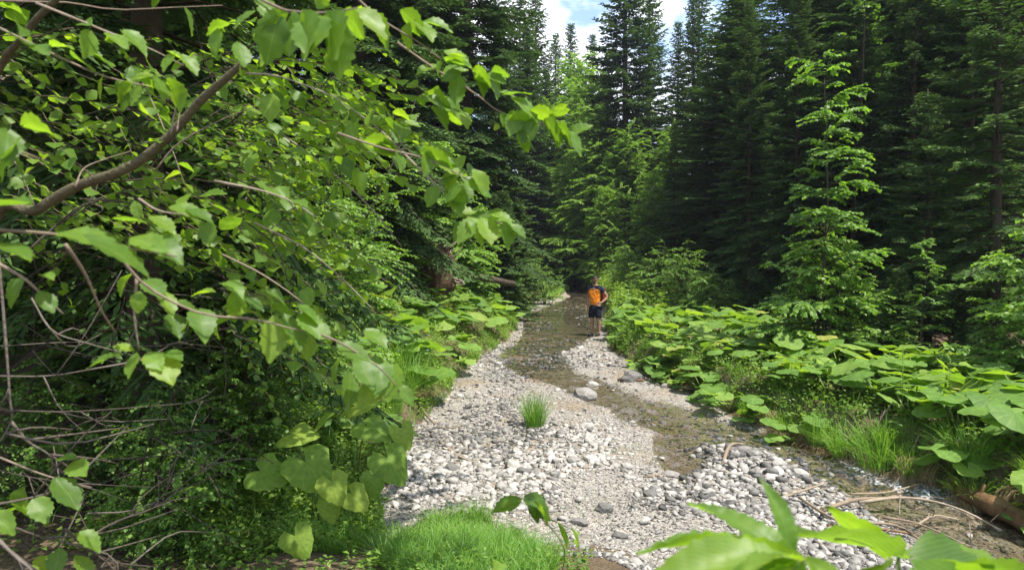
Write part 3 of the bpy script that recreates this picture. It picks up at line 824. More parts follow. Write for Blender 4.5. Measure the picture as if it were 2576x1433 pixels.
G_R, G_L, G_C, G_F = 'dark spruces on the right slope', 'spruces on the left slope', 'conifers where the valley closes', 'far spruces up the valley'
CON = [
    # kind, x, y, scale, rot, label, group
    ('bough', -3.3, 6.0, 1.0, 0.4, 'near spruce with drooping boughs right behind the hazel limb', G_L),
    ('big', X(1155, 25), 25, 1.12, 0.3, 'tall spruce on the left bank whose edge meets the sky', G_L),
    ('dark', X(905, 17), 17, 0.95, 1.1, 'dark spruce with hanging boughs behind the hazel leaves, left of the gorge', G_L),
    ('dark', X(1060, 24), 24, 0.95, 2.0, 'shaggy spruce between the hazel leaf clusters and the tall bank spruce', G_L),
    ('dark', -5.2, 9.0, 0.75, 0.5, 'low-branched spruce filling the dark behind the thick hazel limb', G_L),
    ('dark', -7.3, 6.6, 0.7, 1.9, 'nearest spruce at the left edge, half hidden by hazel twigs', G_L),
    ('dark', -6.6, 12.5, 0.85, 2.8, 'spruce seen through the hazel twigs, behind the low-branched spruce', G_L),
    ('big', -9.5, 15, 1.0, 0.9, 'spruce deep in the shade of the left slope', G_L),
    ('big', -6.5, 19, 1.0, 1.3, 'spruce deep in the shade of the left slope', G_L),
    ('slim', -4.2, 27, 1.1, 2.3, 'spruce deep in the shade of the left slope', G_L),
    ('young', X(1265, 23), 23, 0.72, 0.4, 'small bushy spruce beside the uprooted stump', G_L),
    ('young', X(1295, 27), 27, 0.75, 1.4, 'young spruce at the left water edge upstream of the stump', G_L),
    ('slim', X(1262, 30), 30, 0.62, 0.1, 'half-grown spruce behind the young spruces of the left bank', G_L),
    ('slim', X(1330, 44), 44, 0.85, 0.7, 'slim spruce just left of the light green beech', G_C),
    ('young', X(1420, 48), 48, 0.95, 0.9, 'dark young spruce where the stream disappears', G_C),
    ('young', X(1490, 47), 47, 1.25, 2.1, 'broad young spruce straight behind the hiker', G_C),
    ('young', X(1585, 43), 43, 1.15, 3.3, 'young spruce right of the broad one behind the hiker', G_C),
    ('young', X(1655, 39), 39, 0.95, 0.2, 'young spruce at the foot of the dark slope, right of the hiker', G_C),
    ('slim', X(1575, 42), 42, 1.25, 0.4, 'tall pointed spruce rising into the gap of sky', G_C),
    ('slim', X(1628, 46), 46, 1.08, 1.2, 'slightly shorter spruce right of the tall pointed one in the sky gap', G_C),
    ('slim', X(1520, 52), 52, 0.85, 2.2, 'spruce between the light green beech and the pointed spruce', G_C),
    ('slim', X(1690, 33), 33, 0.42, 2.9, 'slim spruce against the left flank of the dark right slope', G_C),
    ('dark', X(2085, 22), 22, 0.85, 5.2, 'dense dark spruce filling the wall left of the tall thin beech', G_R),
    ('dark', X(2220, 20), 20, 0.85, 0.9, 'dense dark spruce filling the wall right of the tall thin beech', G_R),
    ('dark', X(2375, 18.5), 18.5, 0.85, 1.9, 'dense dark spruce in the wall above the thin half-bare sapling', G_R),
    ('dark', X(2560, 16.5), 16.5, 0.85, 2.9, 'dense dark spruce in the wall at the right edge', G_R),
    ('dark', X(1880, 19.5), 19.5, 0.42, 0.2, 'low dark spruce bough mass at the hollow left of the beech sapling', G_R),
    ('dark', X(2000, 18), 18, 0.42, 1.2, 'half-grown dark spruce just behind the beech sapling', G_R),
    ('dark', X(2150, 17), 17, 0.45, 2.2, 'half-grown dark spruce at the foot of the tall thin beech', G_R),
    ('dark', X(2290, 15.5), 15.5, 0.45, 3.2, 'half-grown dark spruce behind the thin half-bare sapling', G_R),
    ('dark', X(2430, 15), 15, 0.5, 4.2, 'half-grown dark spruce left of the fir at the right edge', G_R),
    ('slim', X(1400, 60), 60, 1.06, 0.6, 'brownish far spruce, leftmost of the tops against the cloud', G_F),
    ('slim', X(1430, 64), 64, 1.14, 1.6, 'far spruce, second top from the left against the cloud', G_F),
    ('slim', X(1482, 62), 62, 1.06, 2.6, 'brownish far spruce, third top from the left against the cloud', G_F),
    ('slim', X(1455, 58), 58, 0.9, 3.6, 'low far spruce under the tops against the cloud', G_F),
    ('slim', X(1375, 54), 54, 0.85, 4.6, 'far spruce next to the edge of the tall bank spruce', G_F),
    ('slim', X(1695, 44), 44, 0.85, 2.9, 'spruce closing the sky gap on its right side', G_C),
    ('slim', X(1745, 41), 41, 0.95, 1.9, 'spruce between the sky gap and the massive dark one', G_C),
    ('big', X(1735, 35), 35, 0.62, 4.9, 'full spruce closing the gap left of the massive dark one', G_C),
    ('big', -3.5, 35, 0.95, 0.2, 'spruce in the back rows of the left slope', G_L), ('big', -8, 32, 0.95, 1.2, 'spruce in the back rows of the left slope', G_L),
    ('big', -12, 27, 0.95, 2.2, 'spruce in the back rows of the left slope', G_L), ('big', -1.0, 46, 0.95, 3.2, 'spruce in the back rows of the left slope', G_L),
    ('big', -6.5, 44, 0.95, 4.2, 'spruce in the back rows of the left slope', G_L), ('big', -13, 20, 0.95, 5.2, 'spruce in the back rows of the left slope', G_L),
    ('dark', X(1865, 25), 25, 1.0, 0.5, 'massive dark spruce at the corner of the right slope', G_R),
    ('dark', X(1830, 31), 31, 0.85, 1.5, 'spruce behind the left flank of the massive dark one', G_R),
    ('dark', X(2010, 27), 27, 1.0, 2.2, 'dark spruce whose brown trunk shows behind the beech sapling', G_R),
    ('dark', X(2130, 25), 25, 1.0, 0.8, 'dark spruce behind the tall thin beech', G_R),
    ('dark', X(2290, 23), 23, 0.95, 3.0, 'gloomy spruce between the tall thin beech and the right fir', G_R),
    ('dark', X(2470, 20.5), 20.5, 0.95, 1.2, 'gloomy spruce behind the fir at the right edge', G_R),
    ('big', X(1880, 35), 35, 1.0, 1.7, 'spruce in the back rows of the right slope', G_R),
    ('big', X(2050, 32), 32, 1.0, 2.7, 'spruce in the back rows of the right slope', G_R),
    ('big', X(2220, 30), 30, 1.0, 0.7, 'spruce in the back rows of the right slope', G_R),
    ('big', X(2380, 27), 27, 1.0, 3.7, 'spruce in the back rows of the right slope', G_R),
    ('big', X(2560, 24), 24, 1.0, 4.7, 'spruce in the back rows of the right slope', G_R),
    ('big', X(1840, 38), 38, 0.9, 5.7, 'spruce in the back rows of the right slope', G_R),
]
HT = {'big': 25, 'dark': 22, 'slim': 20, 'young': 6, 'bough': 13}
for c_ in CON:
    sz_ = None
    if c_[6] == G_R:                                    # tree heights cut near the frame top to let sun into the valley
        sz_ = min(c_[3], (CAMZ + 0.395 * c_[2] + (5.0 if c_[2] < 28 and c_[1] > 9 else 0.8) - float(hz(c_[1], c_[2]))) / HT[c_[0]])
    t_ = put_conifer(*c_, sz=sz_)
    if c_[6] == G_R and c_[3] > 0.8:
        t_.scale[0] = t_.scale[1] = c_[3] * 1.18
put_conifer('fir', X(2500, 11.5), 11.5, 1.0, 0.6, 'sunlit fir with pale green bough tips at the right edge', None, 'fir_tree')
put_conifer('fir', X(2330, 13), 13, 0.62, 2.2, 'small shaded fir between the beech sapling and the right fir', None, 'fir_tree')
put_conifer('young', X(2260, 11.2), 11.2, 0.30, 2.2, 'knee-high shaded conifer under the thin sapling', None, 'fir_tree')

put_tree(BR['mid'], X(1450, 50), 50, 'light green beech in full sun where the valley closes', scale=1.2)
put_tree(BR['mid'], X(1545, 47), 47, 'low light green beech between the young spruces', scale=0.80, rot=2.0)
put_tree(BR['mid'], X(1392, 46), 46, 'rounded light green beech right of the left bank spruces', scale=0.42, rot=4.0)
put_tree(BR['sapling'], X(2068, 11.6), 11.6, 'slender beech sapling with tiered leafy branches before the dark forest', scale=0.80, rot=0.4)
put_tree(BR['tall'], X(2150, 16.5), 16.5, 'tall thin beech with a sunlit crown above the sapling', scale=1.0, rot=1.0)
put_tree(BR['sapling'], X(2325, 10.4), 10.4, 'thin half-bare sapling right of the beech sapling', scale=0.33, rot=1.7)
put_tree(BR['bush'], X(2730, 8.3), 8.3, 'sunny broad-leaved bush at the right edge above the butterburs', 'bush', 'hazel_bush', 0.95, 0.8)
put_tree(BR['bush2'], X(2540, 9.0), 9.0, 'low leafy bush at the left foot of the sunny right-edge bush', 'bush', 'hazel_bush', 0.5, 2.8)
put_tree(BR['bush'], X(975, 18), 18, 'yellow-green bush in full sun left of the uprooted stump', 'bush', 'hornbeam_bush', 1.15, 0.0)
put_tree(BR['bush'], X(1110, 21.5), 21.5, 'sunlit bush above the uprooted stump', 'bush', 'hornbeam_bush', 1.5, 2.0)
put_tree(BR['bush2'], X(850, 12.5), 12.5, 'leafy bush with small leaves below the hazel leaf sprays', 'bush', 'hornbeam_bush', 1.2, 1.0)
put_tree(BR['thicket'], X(700, 8.2), 8.2, 'tangled thicket of small leaves under the thick hazel limb', 'bush', 'hornbeam_bush', 0.85, 0.5)
put_tree(BR['thicket'], X(800, 11), 11, 'small-leaved thicket right of the tangled one', 'bush', 'hornbeam_bush', 0.95, 2.5)
put_tree(BR['thicket'], X(560, 6.6), 6.6, 'shaded thicket on the slope behind the broad hazel leaves', 'bush', 'hornbeam_bush', 0.62, 4.1)
put_tree(BR['thicket'], X(250, 7.0), 7.0, 'sparse leafy bush at the far left behind the thick limb', 'bush', 'hornbeam_bush', 0.8, 5.1)
put_tree(BR['bush2'], X(430, 4.6), 4.6, 'low shaded bush with pointed leaves over the dark hollow', 'bush', 'hornbeam_bush', 0.5, 3.1)
put_tree(BR['bush2'], X(1370, 30), 30, 'small bright bush on the left bank beside the far gravel', 'bush', 'willow_bush', 0.9, 3.1)
for i, (u, y, sc, lb) in enumerate([(1650, 24, 1.0, 'leafy undergrowth bush right behind the hiker'), (1730, 22, 1.0, 'undergrowth bush between the hiker and the massive dark spruce'), (1600, 28, 1.1, 'undergrowth bush upstream behind the hiker'), (1790, 19, 0.75, 'low undergrowth bush at the dark hollow behind the butterburs'), (1560, 36, 1.1, 'undergrowth bush at the foot of the young spruces')]):
    put_tree(BR['bush2'], X(u, y), y, lb, 'bush', 'undergrowth_bush', sc, i * 1.3, 'undergrowth bushes on the right bank')

put_tree(BR['bush2'], X(300, 5.3), 5.3, 'shaded leafy bush in the middle of the dark hollow', 'bush', 'hornbeam_bush', 0.55, 1.1)
put_tree(BR['bush2'], X(60, 4.9), 4.9, 'shaded leafy bush at the left edge of the dark hollow', 'bush', 'hornbeam_bush', 0.5, 2.1)
put_tree(BR['bush2'], X(560, 5.6), 5.6, 'shaded leafy bush at the right rim of the dark hollow', 'bush', 'hornbeam_bush', 0.6, 4.4)
put_tree(BR['bush'], X(1215, 26), 26, 'sunlit bush at the water edge between the small spruces', 'bush', 'hornbeam_bush', 0.7, 4.0)
put_tree(BR['mid'], X(1505, 53), 53, 'light green beech behind the young spruces, right of the tallest one', scale=0.95, rot=1.0)

put_tree(BR['mid'], X(1490, 42), 42, 'tallest light green beech left of the pointed spruce', scale=0.95, rot=3.0)
put_tree(BR['mid'], X(1580, 39.5), 39.5, 'bright beech at the foot of the pointed spruce', scale=0.68, rot=5.0)
put_tree(BR['mid'], X(1640, 37), 37, 'low bright beech right of the pointed spruce', scale=0.48, rot=0.7)

put_tree(BR['mid'], X(1415, 44.5), 44.5, 'bright rounded beech above the far gravel bar', scale=0.62, rot=2.6)
put_tree(BR['mid'], X(1610, 43), 43, 'broad bright beech right of the tallest light green one', scale=0.85, rot=1.6)
put_tree(BR['mid'], X(1690, 39), 39, 'bright beech before the spruces right of the sky gap', scale=0.66, rot=4.6)
put_tree(BR['mid'], X(1525, 38), 38, 'low bright beech straight above the head of the hiker', scale=0.42, rot=5.6)
put_conifer('slim', X(1340, 52), 52, 1.1, 2.4, 'slim far spruce at the left border of the sky gap', G_F)
put_conifer('slim', X(1310, 47), 47, 1.05, 0.9, 'slim spruce between the tall bank spruce and the far tops', G_F)

put_tree(BR['bush'], X(2085, 11.9), 11.9, 'bushy young beech around the foot of the slender sapling', 'bush', 'beech_bush', 0.88, 1.9)
put_tree(BR['bush'], X(1185, 20.5), 20.5, 'light green bush right of the uprooted stump', 'bush', 'hornbeam_bush', 0.62, 0.9)
put_tree(BR['bush'], X(1262, 23.5), 23.5, 'light green bush at the left water edge opposite the hiker', 'bush', 'hornbeam_bush', 0.62, 3.0)
put_tree(BR['bush2'], X(1330, 33), 33, 'light green bush beside the far gravel bar', 'bush', 'willow_bush', 0.9, 1.2)
# ------------------------------------------------------------------ leaf prototypes
def hazel_leaf(seed, rows=13, ser=0.085):
    r = np.random.default_rng(seed)
    t = np.linspace(0, 1, rows)
    w = np.interp(t, [0, 0.04, 0.12, 0.28, 0.48, 0.66, 0.8, 0.9, 0.96, 1], [0.03, 0.16, 0.255, 0.335, 0.35, 0.285, 0.175, 0.08, 0.03, 0.0]) * r.uniform(0.82, 1.12)
    w = w * (1 + ser * np.where(np.arange(rows) % 2, 1, -1)) + r.normal(0, 0.008, rows) * (t > 0) * (t < 1)
    cs = np.array([-1, -0.5, 0, 0.5, 1])
    V, uv = [], []
    f, dr, tw = r.uniform(0.05, 0.38), r.uniform(0.12, 0.5), r.normal(0, 0.18)
    for i in range(rows):
        for c in cs:
            x = c * w[i]
            y = t[i] + (0.4 * ser if abs(c) == 1 and i % 2 and 0 < i < rows - 1 else 0) - 0.07 * abs(c) * (t[i] < 0.08)
            z = f * abs(x) - dr * t[i] ** 2 + tw * x * t[i] + 0.018 * math.sin(9 * t[i] + 3 * c + seed) + 0.012 * math.cos(t[i] * 2 * PI * 8) * abs(c)
            V.append((x, y, z)); uv.append((x / 0.35, t[i]))
    F = [(i * 5 + k, i * 5 + k + 1, (i + 1) * 5 + k + 1, (i + 1) * 5 + k) for i in range(rows - 1) for k in range(4)]
    return np.array(V), np.array(F), np.array(uv)

def lance_leaf(seed, rows=25):
    V, F, uv = hazel_leaf(seed, rows, 0.035)
    V = V * np.array([0.50, 1, 1.0])
    return V, F, uv

def butter_leaf(seed, na=24, nr=4):
    r = np.random.default_rng(seed)
    gap = r.uniform(0.25, 0.5)
    th = np.linspace(-PI + gap, PI - gap, na)
    a1, a2, p1, p2 = r.uniform(0.02, 0.06), r.uniform(0.012, 0.03), r.uniform(0, 6), r.uniform(0, 6)
    cup = r.uniform(-0.28, 0.16)
    V, uv = [(0, 0, 0)], [(0.3, 0)]
    for k in range(1, nr + 1):
        f = k / nr
        for j, a in enumerate(th):
            edge = 1.0 + 0.10 * math.cos(a) + 0.035 * math.sin(7 * a + p1) - 0.12 * (abs(a) > PI - gap - 0.3)
            if k == nr:
                edge *= 1 + 0.025 * (1 if j % 2 else -1)
            rr = f * edge
            z = cup * f ** 1.6 - 0.06 * f * f + f ** 1.5 * (a1 * math.sin(3 * a + p1) + a2 * math.sin(8 * a + p2)) * 1.6 + 0.10 * f * (abs(a) / PI) ** 3
            V.append((rr * math.sin(a), rr * math.cos(a), z))
            uv.append((0.3, a / (2 * PI) * 2.8))
    F = []
    T = [(0, 1 + j + 1, 1 + j) for j in range(na - 1)]
    for k in range(nr - 1):
        for j in range(na - 1):
            b0, b1 = 1 + k * na + j, 1 + (k + 1) * na + j
            F.append((b0, b0 + 1, b1 + 1, b1))
    return np.array(V), np.array(F), np.array(T), np.array(uv)

HZ = []
for k in range(7):
    V, F, uv = hazel_leaf(40 + k)
    b_ = MB(); b_.add(V, F, 0.15 + 0.12 * k, uv)
    me = b_.mesh('leaf', True); me.materials.append(M['hazel']); HZ.append(me)
LN_ = []
for k in range(4):
    V, F, uv = lance_leaf(60 + k)
    b_ = MB(); b_.add(V, F, 0.35 + 0.15 * k, uv)
    me = b_.mesh('leaf', True); me.materials.append(M['hazel']); LN_.append(me)
BU = []
for k in range(6):
    V, F, T, uv = butter_leaf(80 + k)
    b_ = MB(); b_.add(V, F, 0.15 + 0.14 * k, uv); b_.F.append(T)
    me = b_.mesh('leaf', True); me.materials.append(M['butter']); BU.append(me)

def set_frame(o, pos, d, n, s):
    Mx = frame(np.asarray(d, float), np.asarray(n, float))
    m4 = Matrix([[*(Mx[i] * s), pos[i]] for i in range(3)] + [[0, 0, 0, 1]])
    o.matrix_local = m4

# ------------------------------------------------------------------ butterburs
PET = MB(); add_tube(PET, np.array([(0, 0, 0), (0.01, 0, 0.5), (0, 0, 1.0)]), [0.016, 0.012, 0.010], 4)
pet_me = PET.mesh('leaf_stalk', True); pet_me.materials.append(M['stem'])

def butterbur(x, y, nl, hgt, rad, label, group, stalks=True, lean=(0, 0)):
    t = thing('butterbur_plant', label, 'plant', (x, y, float(hz(x, y)) - 0.02), group)
    for i in range(nl):
        a = rng.uniform(0, 2 * PI)
        h = hgt * rng.uniform(0.55, 1.12)
        ro = rng.uniform(0.08, 0.42) * (0.5 + hgt)
        tip = np.array([ro * math.cos(a) + lean[0] * h, ro * math.sin(a) + lean[1] * h, h])
        s = rad * rng.uniform(0.62, 1.25)
        o = obj('leaf', BU[int(rng.integers(len(BU)))], None, t)
        d = np.array([math.cos(a) + lean[0], math.sin(a) + lean[1] - 0.25, -0.15 + rng.normal(0, 0.22)])
        n = np.array([0.25 * math.cos(a) + rng.normal(0, 0.20) + 0.12, 0.25 * math.sin(a) + rng.normal(0, 0.20) - 0.10, 1.0])
        set_frame(o, tip, d, n, s)
        if stalks:
            p = obj('leaf_stalk', pet_me, None, t)
            z = tip - np.array([0, 0, 0.0])
            ln = np.linalg.norm(z)
            q_ = Vector(z).to_track_quat('Z', 'Y').to_matrix().to_4x4()
            p.matrix_local = q_ @ Matrix.Diagonal((1 if hgt > 0.35 else 0.7, 1 if hgt > 0.35 else 0.7, ln, 1))
    return t

TUSY = []
for u_, v_ in [(2230, 1030), (2135, 1030), (1985, 1030), (2310, 1065), (2070, 1045), (2470, 1110), (1890, 1010)]:
    r0_ = ray(u_, v_ + 40)
    TUSY.append(min(((abs((edge_r(d_ * r0_[1]) + 0.16) - d_ * r0_[0]), d_ * r0_[1]) for d_ in np.arange(5.5, 16, 0.02)), key=lambda q_: q_[0])[1])

def along_bank(side, n, y0, y1, d0, d1):
    out = []
    tries = 0
    while len(out) < n and tries < 8000:
        tries += 1
        y = rng.uniform(y0, y1)
        d = d0 + (d1 - d0) * rng.uniform() ** 0.9
        x = float(edge_r(y)) + d if side > 0 else float(edge_l(y)) - d
        mind = 0.30 + 0.006 * y
        if side > 0 and d < 0.55 and any(abs(y - t_) < 0.26 for t_ in TUSY):
            continue
        if all((x - a) ** 2 + (y - b) ** 2 > mind ** 2 for a, b in out):
            out.append((x, y))
    return out

def zone_r(y, d):
    if y < 7.6:
        return ('broad pale butterbur overhanging the water beside the drifted log' if d < 0.8 else 'broad butterbur near the bush at the right edge')
    if y < 9.6:
        return ('butterbur at the bank edge among the grass tussocks on the right' if d < 0.7 else 'butterbur behind the grass tussocks of the right bank')
    if y < 12.5:
        return ('butterbur at the undercut edge of the right bank, mid way to the hiker' if d < 0.8 else 'butterbur in the sunny bed below the beech sapling')
    if y < 15.5:
        return ('butterbur at the water side of the right bank, left of the sunny bed' if d < 1.2 else 'butterbur at the back of the right bank, before the dark hollow')
    if y < 19.5:
        return ('butterbur on the right bank whose leaves reach the feet of the hiker' if d < 1.2 else 'butterbur right of the hiker, before the low undergrowth bush')
    return 'butterbur in the patch behind the hiker'

for x, y in along_bank(1, 72, 5.2, 12.5, 0.3, 3.2) + along_bank(1, 30, 5.4, 13.0, 0.0, 0.3):
    d = x - float(edge_r(y))
    lb = zone_r(y, d)
    butterbur(x, y, 7, 0.30 + 0.11 * min(d, 2), 0.155 + 0.03 * min(d, 1.5), lb, lb, True, (-0.18 if d < 0.6 else 0.0, -0.05))
for x, y in along_bank(1, 16, 4.9, 7.6, 0.56, 1.8):
    lb = 'large-leaved butterbur on the near right bank behind the tussocks by the log'
    butterbur(x, y, 6, 0.42, 0.20, lb, lb, True, (-0.25, -0.1))
for x, y in along_bank(1, 20, 5.2, 14.0, -0.06, 0.14):
    lb = 'small butterbur clinging to the eroded face of the right bank, ' + ('over the rapids' if y < 7.6 else 'under the grass tussocks' if y < 9.8 else 'below the sunny bed')
    butterbur(x, y, 4, 0.16, 0.10, lb, lb, True, (-0.5, -0.2))
for x, y in along_bank(1, 46, 12.5, 19.5, 0.12, 3.6):
    d = x - float(edge_r(y))
    lb = zone_r(y, d)
    butterbur(x, y, 5, 0.36 + 0.06 * min(d, 2), 0.22, lb, lb, d < 1.0)
for x, y in along_bank(1, 26, 19.5, 30, 0.3, 4.5):
    lb = zone_r(y, 1)
    butterbur(x, y, 7, 0.55, 0.24, lb, lb, False)
for x, y in along_bank(-1, 60, 10.5, 23, 0.15, 3.0):
    dd_ = float(edge_l(y)) - x
    lb = ('butterbur low on the sunny left bank, close to the gravel' if dd_ < 1.3 else 'butterbur high on the sunny left bank below the bushes') if y < 15.5 else 'butterbur on the left bank just below the uprooted stump' if y < 19 else 'butterbur at the left bank corner where the stream bends'
    butterbur(x, y, 5, 0.45, 0.24, lb, lb, False)
for x, y in along_bank(-1, 24, 7.0, 11.5, 0.35, 2.6):
    lb = 'butterbur half hidden by the herbs of the left bank'
    butterbur(x, y, 3, 0.42, 0.17, lb, lb, True)

# big butterbur leaves close to the camera, lower left, one plant each
BUD = []
for k in range(4):
    V, F, T, uv = butter_leaf(190 + k)
    rr_ = np.hypot(V[:, 0], V[:, 1])
    V[:, 0] *= 1 - 0.38 * np.clip(V[:, 1], 0, 1.2)
    V[:, 1] = np.where(V[:, 1] > 0, V[:, 1] * 1.28, V[:, 1] * 0.9)
    V[:, 2] += 0.30 * np.abs(V[:, 0]) - 0.34 * rr_ ** 2 + 0.05 * np.sin(6 * V[:, 0] + k) * rr_
    b_ = MB(); b_.add(V, F, 0.45 + 0.15 * k, uv); b_.F.append(T)
    me = b_.mesh('leaf', True); me.materials.append(M['butter_y']); BUD.append(me)
def big_butter(label, leaves, base_uv):
    b0 = ground_px(*base_uv)
    t = thing('butterbur_plant', label, 'plant', b0 - np.array([0, 0, 0.03]), 'large butterburs at the near left bank')
    for (u, v, px, dd, ang, tiltc) in leaves:
        p = P(u, v, dd) - b0
        s = px * dd / FPX
        o = obj('leaf', BUD[int(rng.integers(len(BUD)))], None, t)
        d = np.array([math.cos(ang), -0.35, math.sin(ang)])
        n = np.array([0.25 + rng.normal(0, 0.25), -0.62 * tiltc + rng.normal(0, 0.12), 1.0])
        set_frame(o, p, d, n, s)
        mb_ = MB()
        pts = smooth_line([np.array([0, 0, 0]), p * np.array([0.35, 0.35, 0.55]), p], 6)
        add_tube(mb_, pts, np.linspace(0.008, 0.005, 6), 5)
        mb_.build('leaf_stalk', M['stem'], t, True)
    return t
big_butter('single upright butterbur leaf on a long stalk at the dark hollow', [(655, 1172, 52, 4.3, -0.2, 1.5)], (635, 1310))
big_butter('large yellow-green butterbur with overlapping leaves beside the single stalked one', [(770, 1150, 66, 4.3, -0.7, 0.9), (735, 1080, 52, 4.5, 0.2, 0.7), (835, 1200, 42, 4.2, -1.0, 1.2), (800, 1060, 40, 4.6, 0.9, 0.5)], (790, 1300))
big_butter('butterbur hanging over the left edge of the gravel', [(975, 1140, 55, 4.6, -0.8, 1.3), (925, 1060, 52, 4.8, -0.2, 0.8), (1010, 1070, 37, 4.8, -1.0, 1.0), (895, 1010, 42, 5.0, 0.3, 0.6), (940, 1190, 36, 4.5, -1.4, 0.9)], (900, 1230))
big_butter('low butterbur leaf on the bare earth in front of the grass', [(742, 1335, 44, 3.9, -0.9, 1.3)], (735, 1400))
big_butter('small butterbur in front of the large yellow-green one', [(885, 1230, 39, 4.3, -0.6, 1.0), (830, 1255, 34, 4.3, -1.2, 0.8)], (850, 1330))
big_butter('lone round butterbur leaf at the bottom of the grass patch', [(1243, 1412, 22, 4.0, 0.4, 1.0)], (1250, 1433))

# ------------------------------------------------------------------ grass
def blades(mb, bx, by, bz, hgt, lean, wid, tone, r, out=None):
    """curved blades: bx.. arrays; lean (N,2) horizontal throw of the tip"""
    n = len(bx)
    d = norm(np.stack([lean[:, 0], lean[:, 1], np.zeros(n)], -1) + 1e-5)
    sd = np.stack([-d[:, 1], d[:, 0], np.zeros(n)], -1)
    rot = r.uniform(-0.9, 0.9, n)[:, None]
    sd = sd * np.cos(rot) + d * np.sin(rot)
    V = []
    for f, wf in ((0, 0.8), (0.4, 1.0), (0.75, 0.7), (1.0, 0.0)):
        c = np.stack([bx + lean[:, 0] * f ** 1.9, by + lean[:, 1] * f ** 1.9, bz + hgt * (f - 0.28 * f ** 2.6 * np.minimum(1.6, np.hypot(lean[:, 0], lean[:, 1]) / np.maximum(hgt, 0.02)))], -1)
        if wf > 0:
            V += [c - sd * (wid * wf)[:, None], c + sd * (wid * wf)[:, None]]
        else:
            V += [c]
    V = np.stack(V, 1)
    b = np.arange(n) * 7
    Q = np.concatenate([np.stack([b + k, b + k + 1, b + k + 3, b + k + 2], -1) for k in (0, 2)])
    n0 = mb.n
    mb.add(V.reshape(-1, 3), Q, np.repeat(np.broadcast_to(tone, (n,)), 7))
    mb.F.append(np.stack([b + 4, b + 5, b + 6], -1) + n0)

def tussock_mesh(seed, n, rad, hgt, throw, wid=0.0028, tone0=0.5):
    r = np.random.default_rng(seed)
    mb = MB()
    a = r.uniform(0, 2 * PI, n); q_ = rad * np.sqrt(r.uniform(0, 1, n))
    h = hgt * r.uniform(0.55, 1.15, n)
    ta = a + r.normal(0, 0.6, n)
    th = throw * r.uniform(0.2, 1.2, n) * (0.35 + q_ / rad)
    blades(mb, q_ * np.cos(a), q_ * np.sin(a), np.zeros(n), h, np.stack([th * np.cos(ta), th * np.sin(ta)], -1), wid * r.uniform(0.7, 1.3, n), (tone0 + 0.2 * r.standard_normal(n)).clip(0, 1), r)
    return mb.mesh('blades')
TUS = [tussock_mesh(1, 260, 0.10, 0.42, 0.20), tussock_mesh(2, 300, 0.16, 0.50, 0.38), tussock_mesh(3, 200, 0.10, 0.36, 0.30, tone0=0.65)]
for me in TUS: me.materials.append(M['grass'])
def hang_mesh(seed, n, rad, drop):
    """withered blades combed down over the bank"""
    r = np.random.default_rng(seed)
    mb = MB()
    bx = r.uniform(-rad, rad, n); by = r.normal(0, 0.04, n)
    th = r.uniform(0.10, 0.30, n)
    V, f_ = [], [0, 0.3, 0.6, 1.0]
    w = 0.0032 * r.uniform(0.6, 1.4, n)
    dr = drop * r.uniform(0.5, 1.1, n)
    for k, f in enumerate(f_):
        c = np.stack([bx + 0.10 * f * r.normal(0, 1) + 0.04 * f * r.standard_normal(n), by - th * f ** 0.6, 0.06 * np.sin(PI * min(1, f * 1.6)) - dr * f ** 1.5], -1)
        ww = (w * (1 - 0.75 * f))[:, None] * np.array([1, 0, 0])
        V += [c - ww, c + ww]
    V = np.stack(V, 1)
    b = np.arange(n) * 8
    Q = np.concatenate([np.stack([b + k, b + k + 1, b + k + 3, b + k + 2], -1) for k in (0, 2, 4)])
    mb.add(V.reshape(-1, 3), Q, np.repeat(r.uniform(0, 1, n), 8))
    return mb.mesh('withered_blades')
HNG = [hang_mesh(11, 210, 0.22, 0.42), hang_mesh(12, 120, 0.16, 0.34)]
for me in HNG: me.materials.append(M['drygrass'])

def tussock(x, y, k, s, label, group=None, hang=None, rot=0.0, z=None):
    t = thing('grass_tussock', label, 'grass', (x, y, float(hz(x, y)) - 0.01 if z is None else z), group, rot)
    o = obj('blades', TUS[k], None, t); o.scale = (s, s, s); o['kind'] = 'stuff'
    if hang is not None:
        h_ = obj('withered_blades', HNG[hang], None, t); h_['kind'] = 'stuff'
        h_.location = (0, 0, 0.02); h_.rotation_euler = (0, 0, -1.15 - rot)
    return t
x, y = gpx(1345, 1078); tussock(x, y, 0, 1.25, 'lone grass tuft growing on the open gravel')
x, y = gpx(1050, 1035); x -= 0.1; tussock(x, y, 1, 1.35, 'large grey-green tussock at the left edge of the gravel'); 
t = tussock(x - 0.25, y + 0.45, 1, 1.25, 'tussock just behind the large one at the left gravel edge', None)
mbd = MB(); r_ = np.random.default_rng(5); n = 420
blades(mbd, x + r_.normal(0, 0.20, n), y + r_.normal(0, 0.16, n) - 0.1, hz(x, y) + 0 * r_.uniform(0, 1, n), r_.uniform(0.05, 0.22, n), r_.normal(0, 0.14, (n, 2)) + np.array([0.08, -0.10]), 0.003 + 0 * r_.uniform(0, 1, n), r_.uniform(0.3, 1, n), r_)
dg = mbd.build('dry_grass', M['drygrass']); tag(dg, 'withered straw at the foot of the large left tussock', 'grass')
for i_, (u_, v_, lb) in enumerate([(985, 1040, 'grass tussock between the large tussock and the overhanging butterbur'), (950, 1075, 'low grass tussock behind the overhanging butterbur'), (1015, 1000, 'grass tussock behind the large one, nearer the hazel twig')]):
    gp_ = ground_px(u_, v_)
    tussock(gp_[0], gp_[1], (1, 2, 1)[i_], 0.9, lb, 'grass tussocks on the left bank', None, i_ * 2.0)
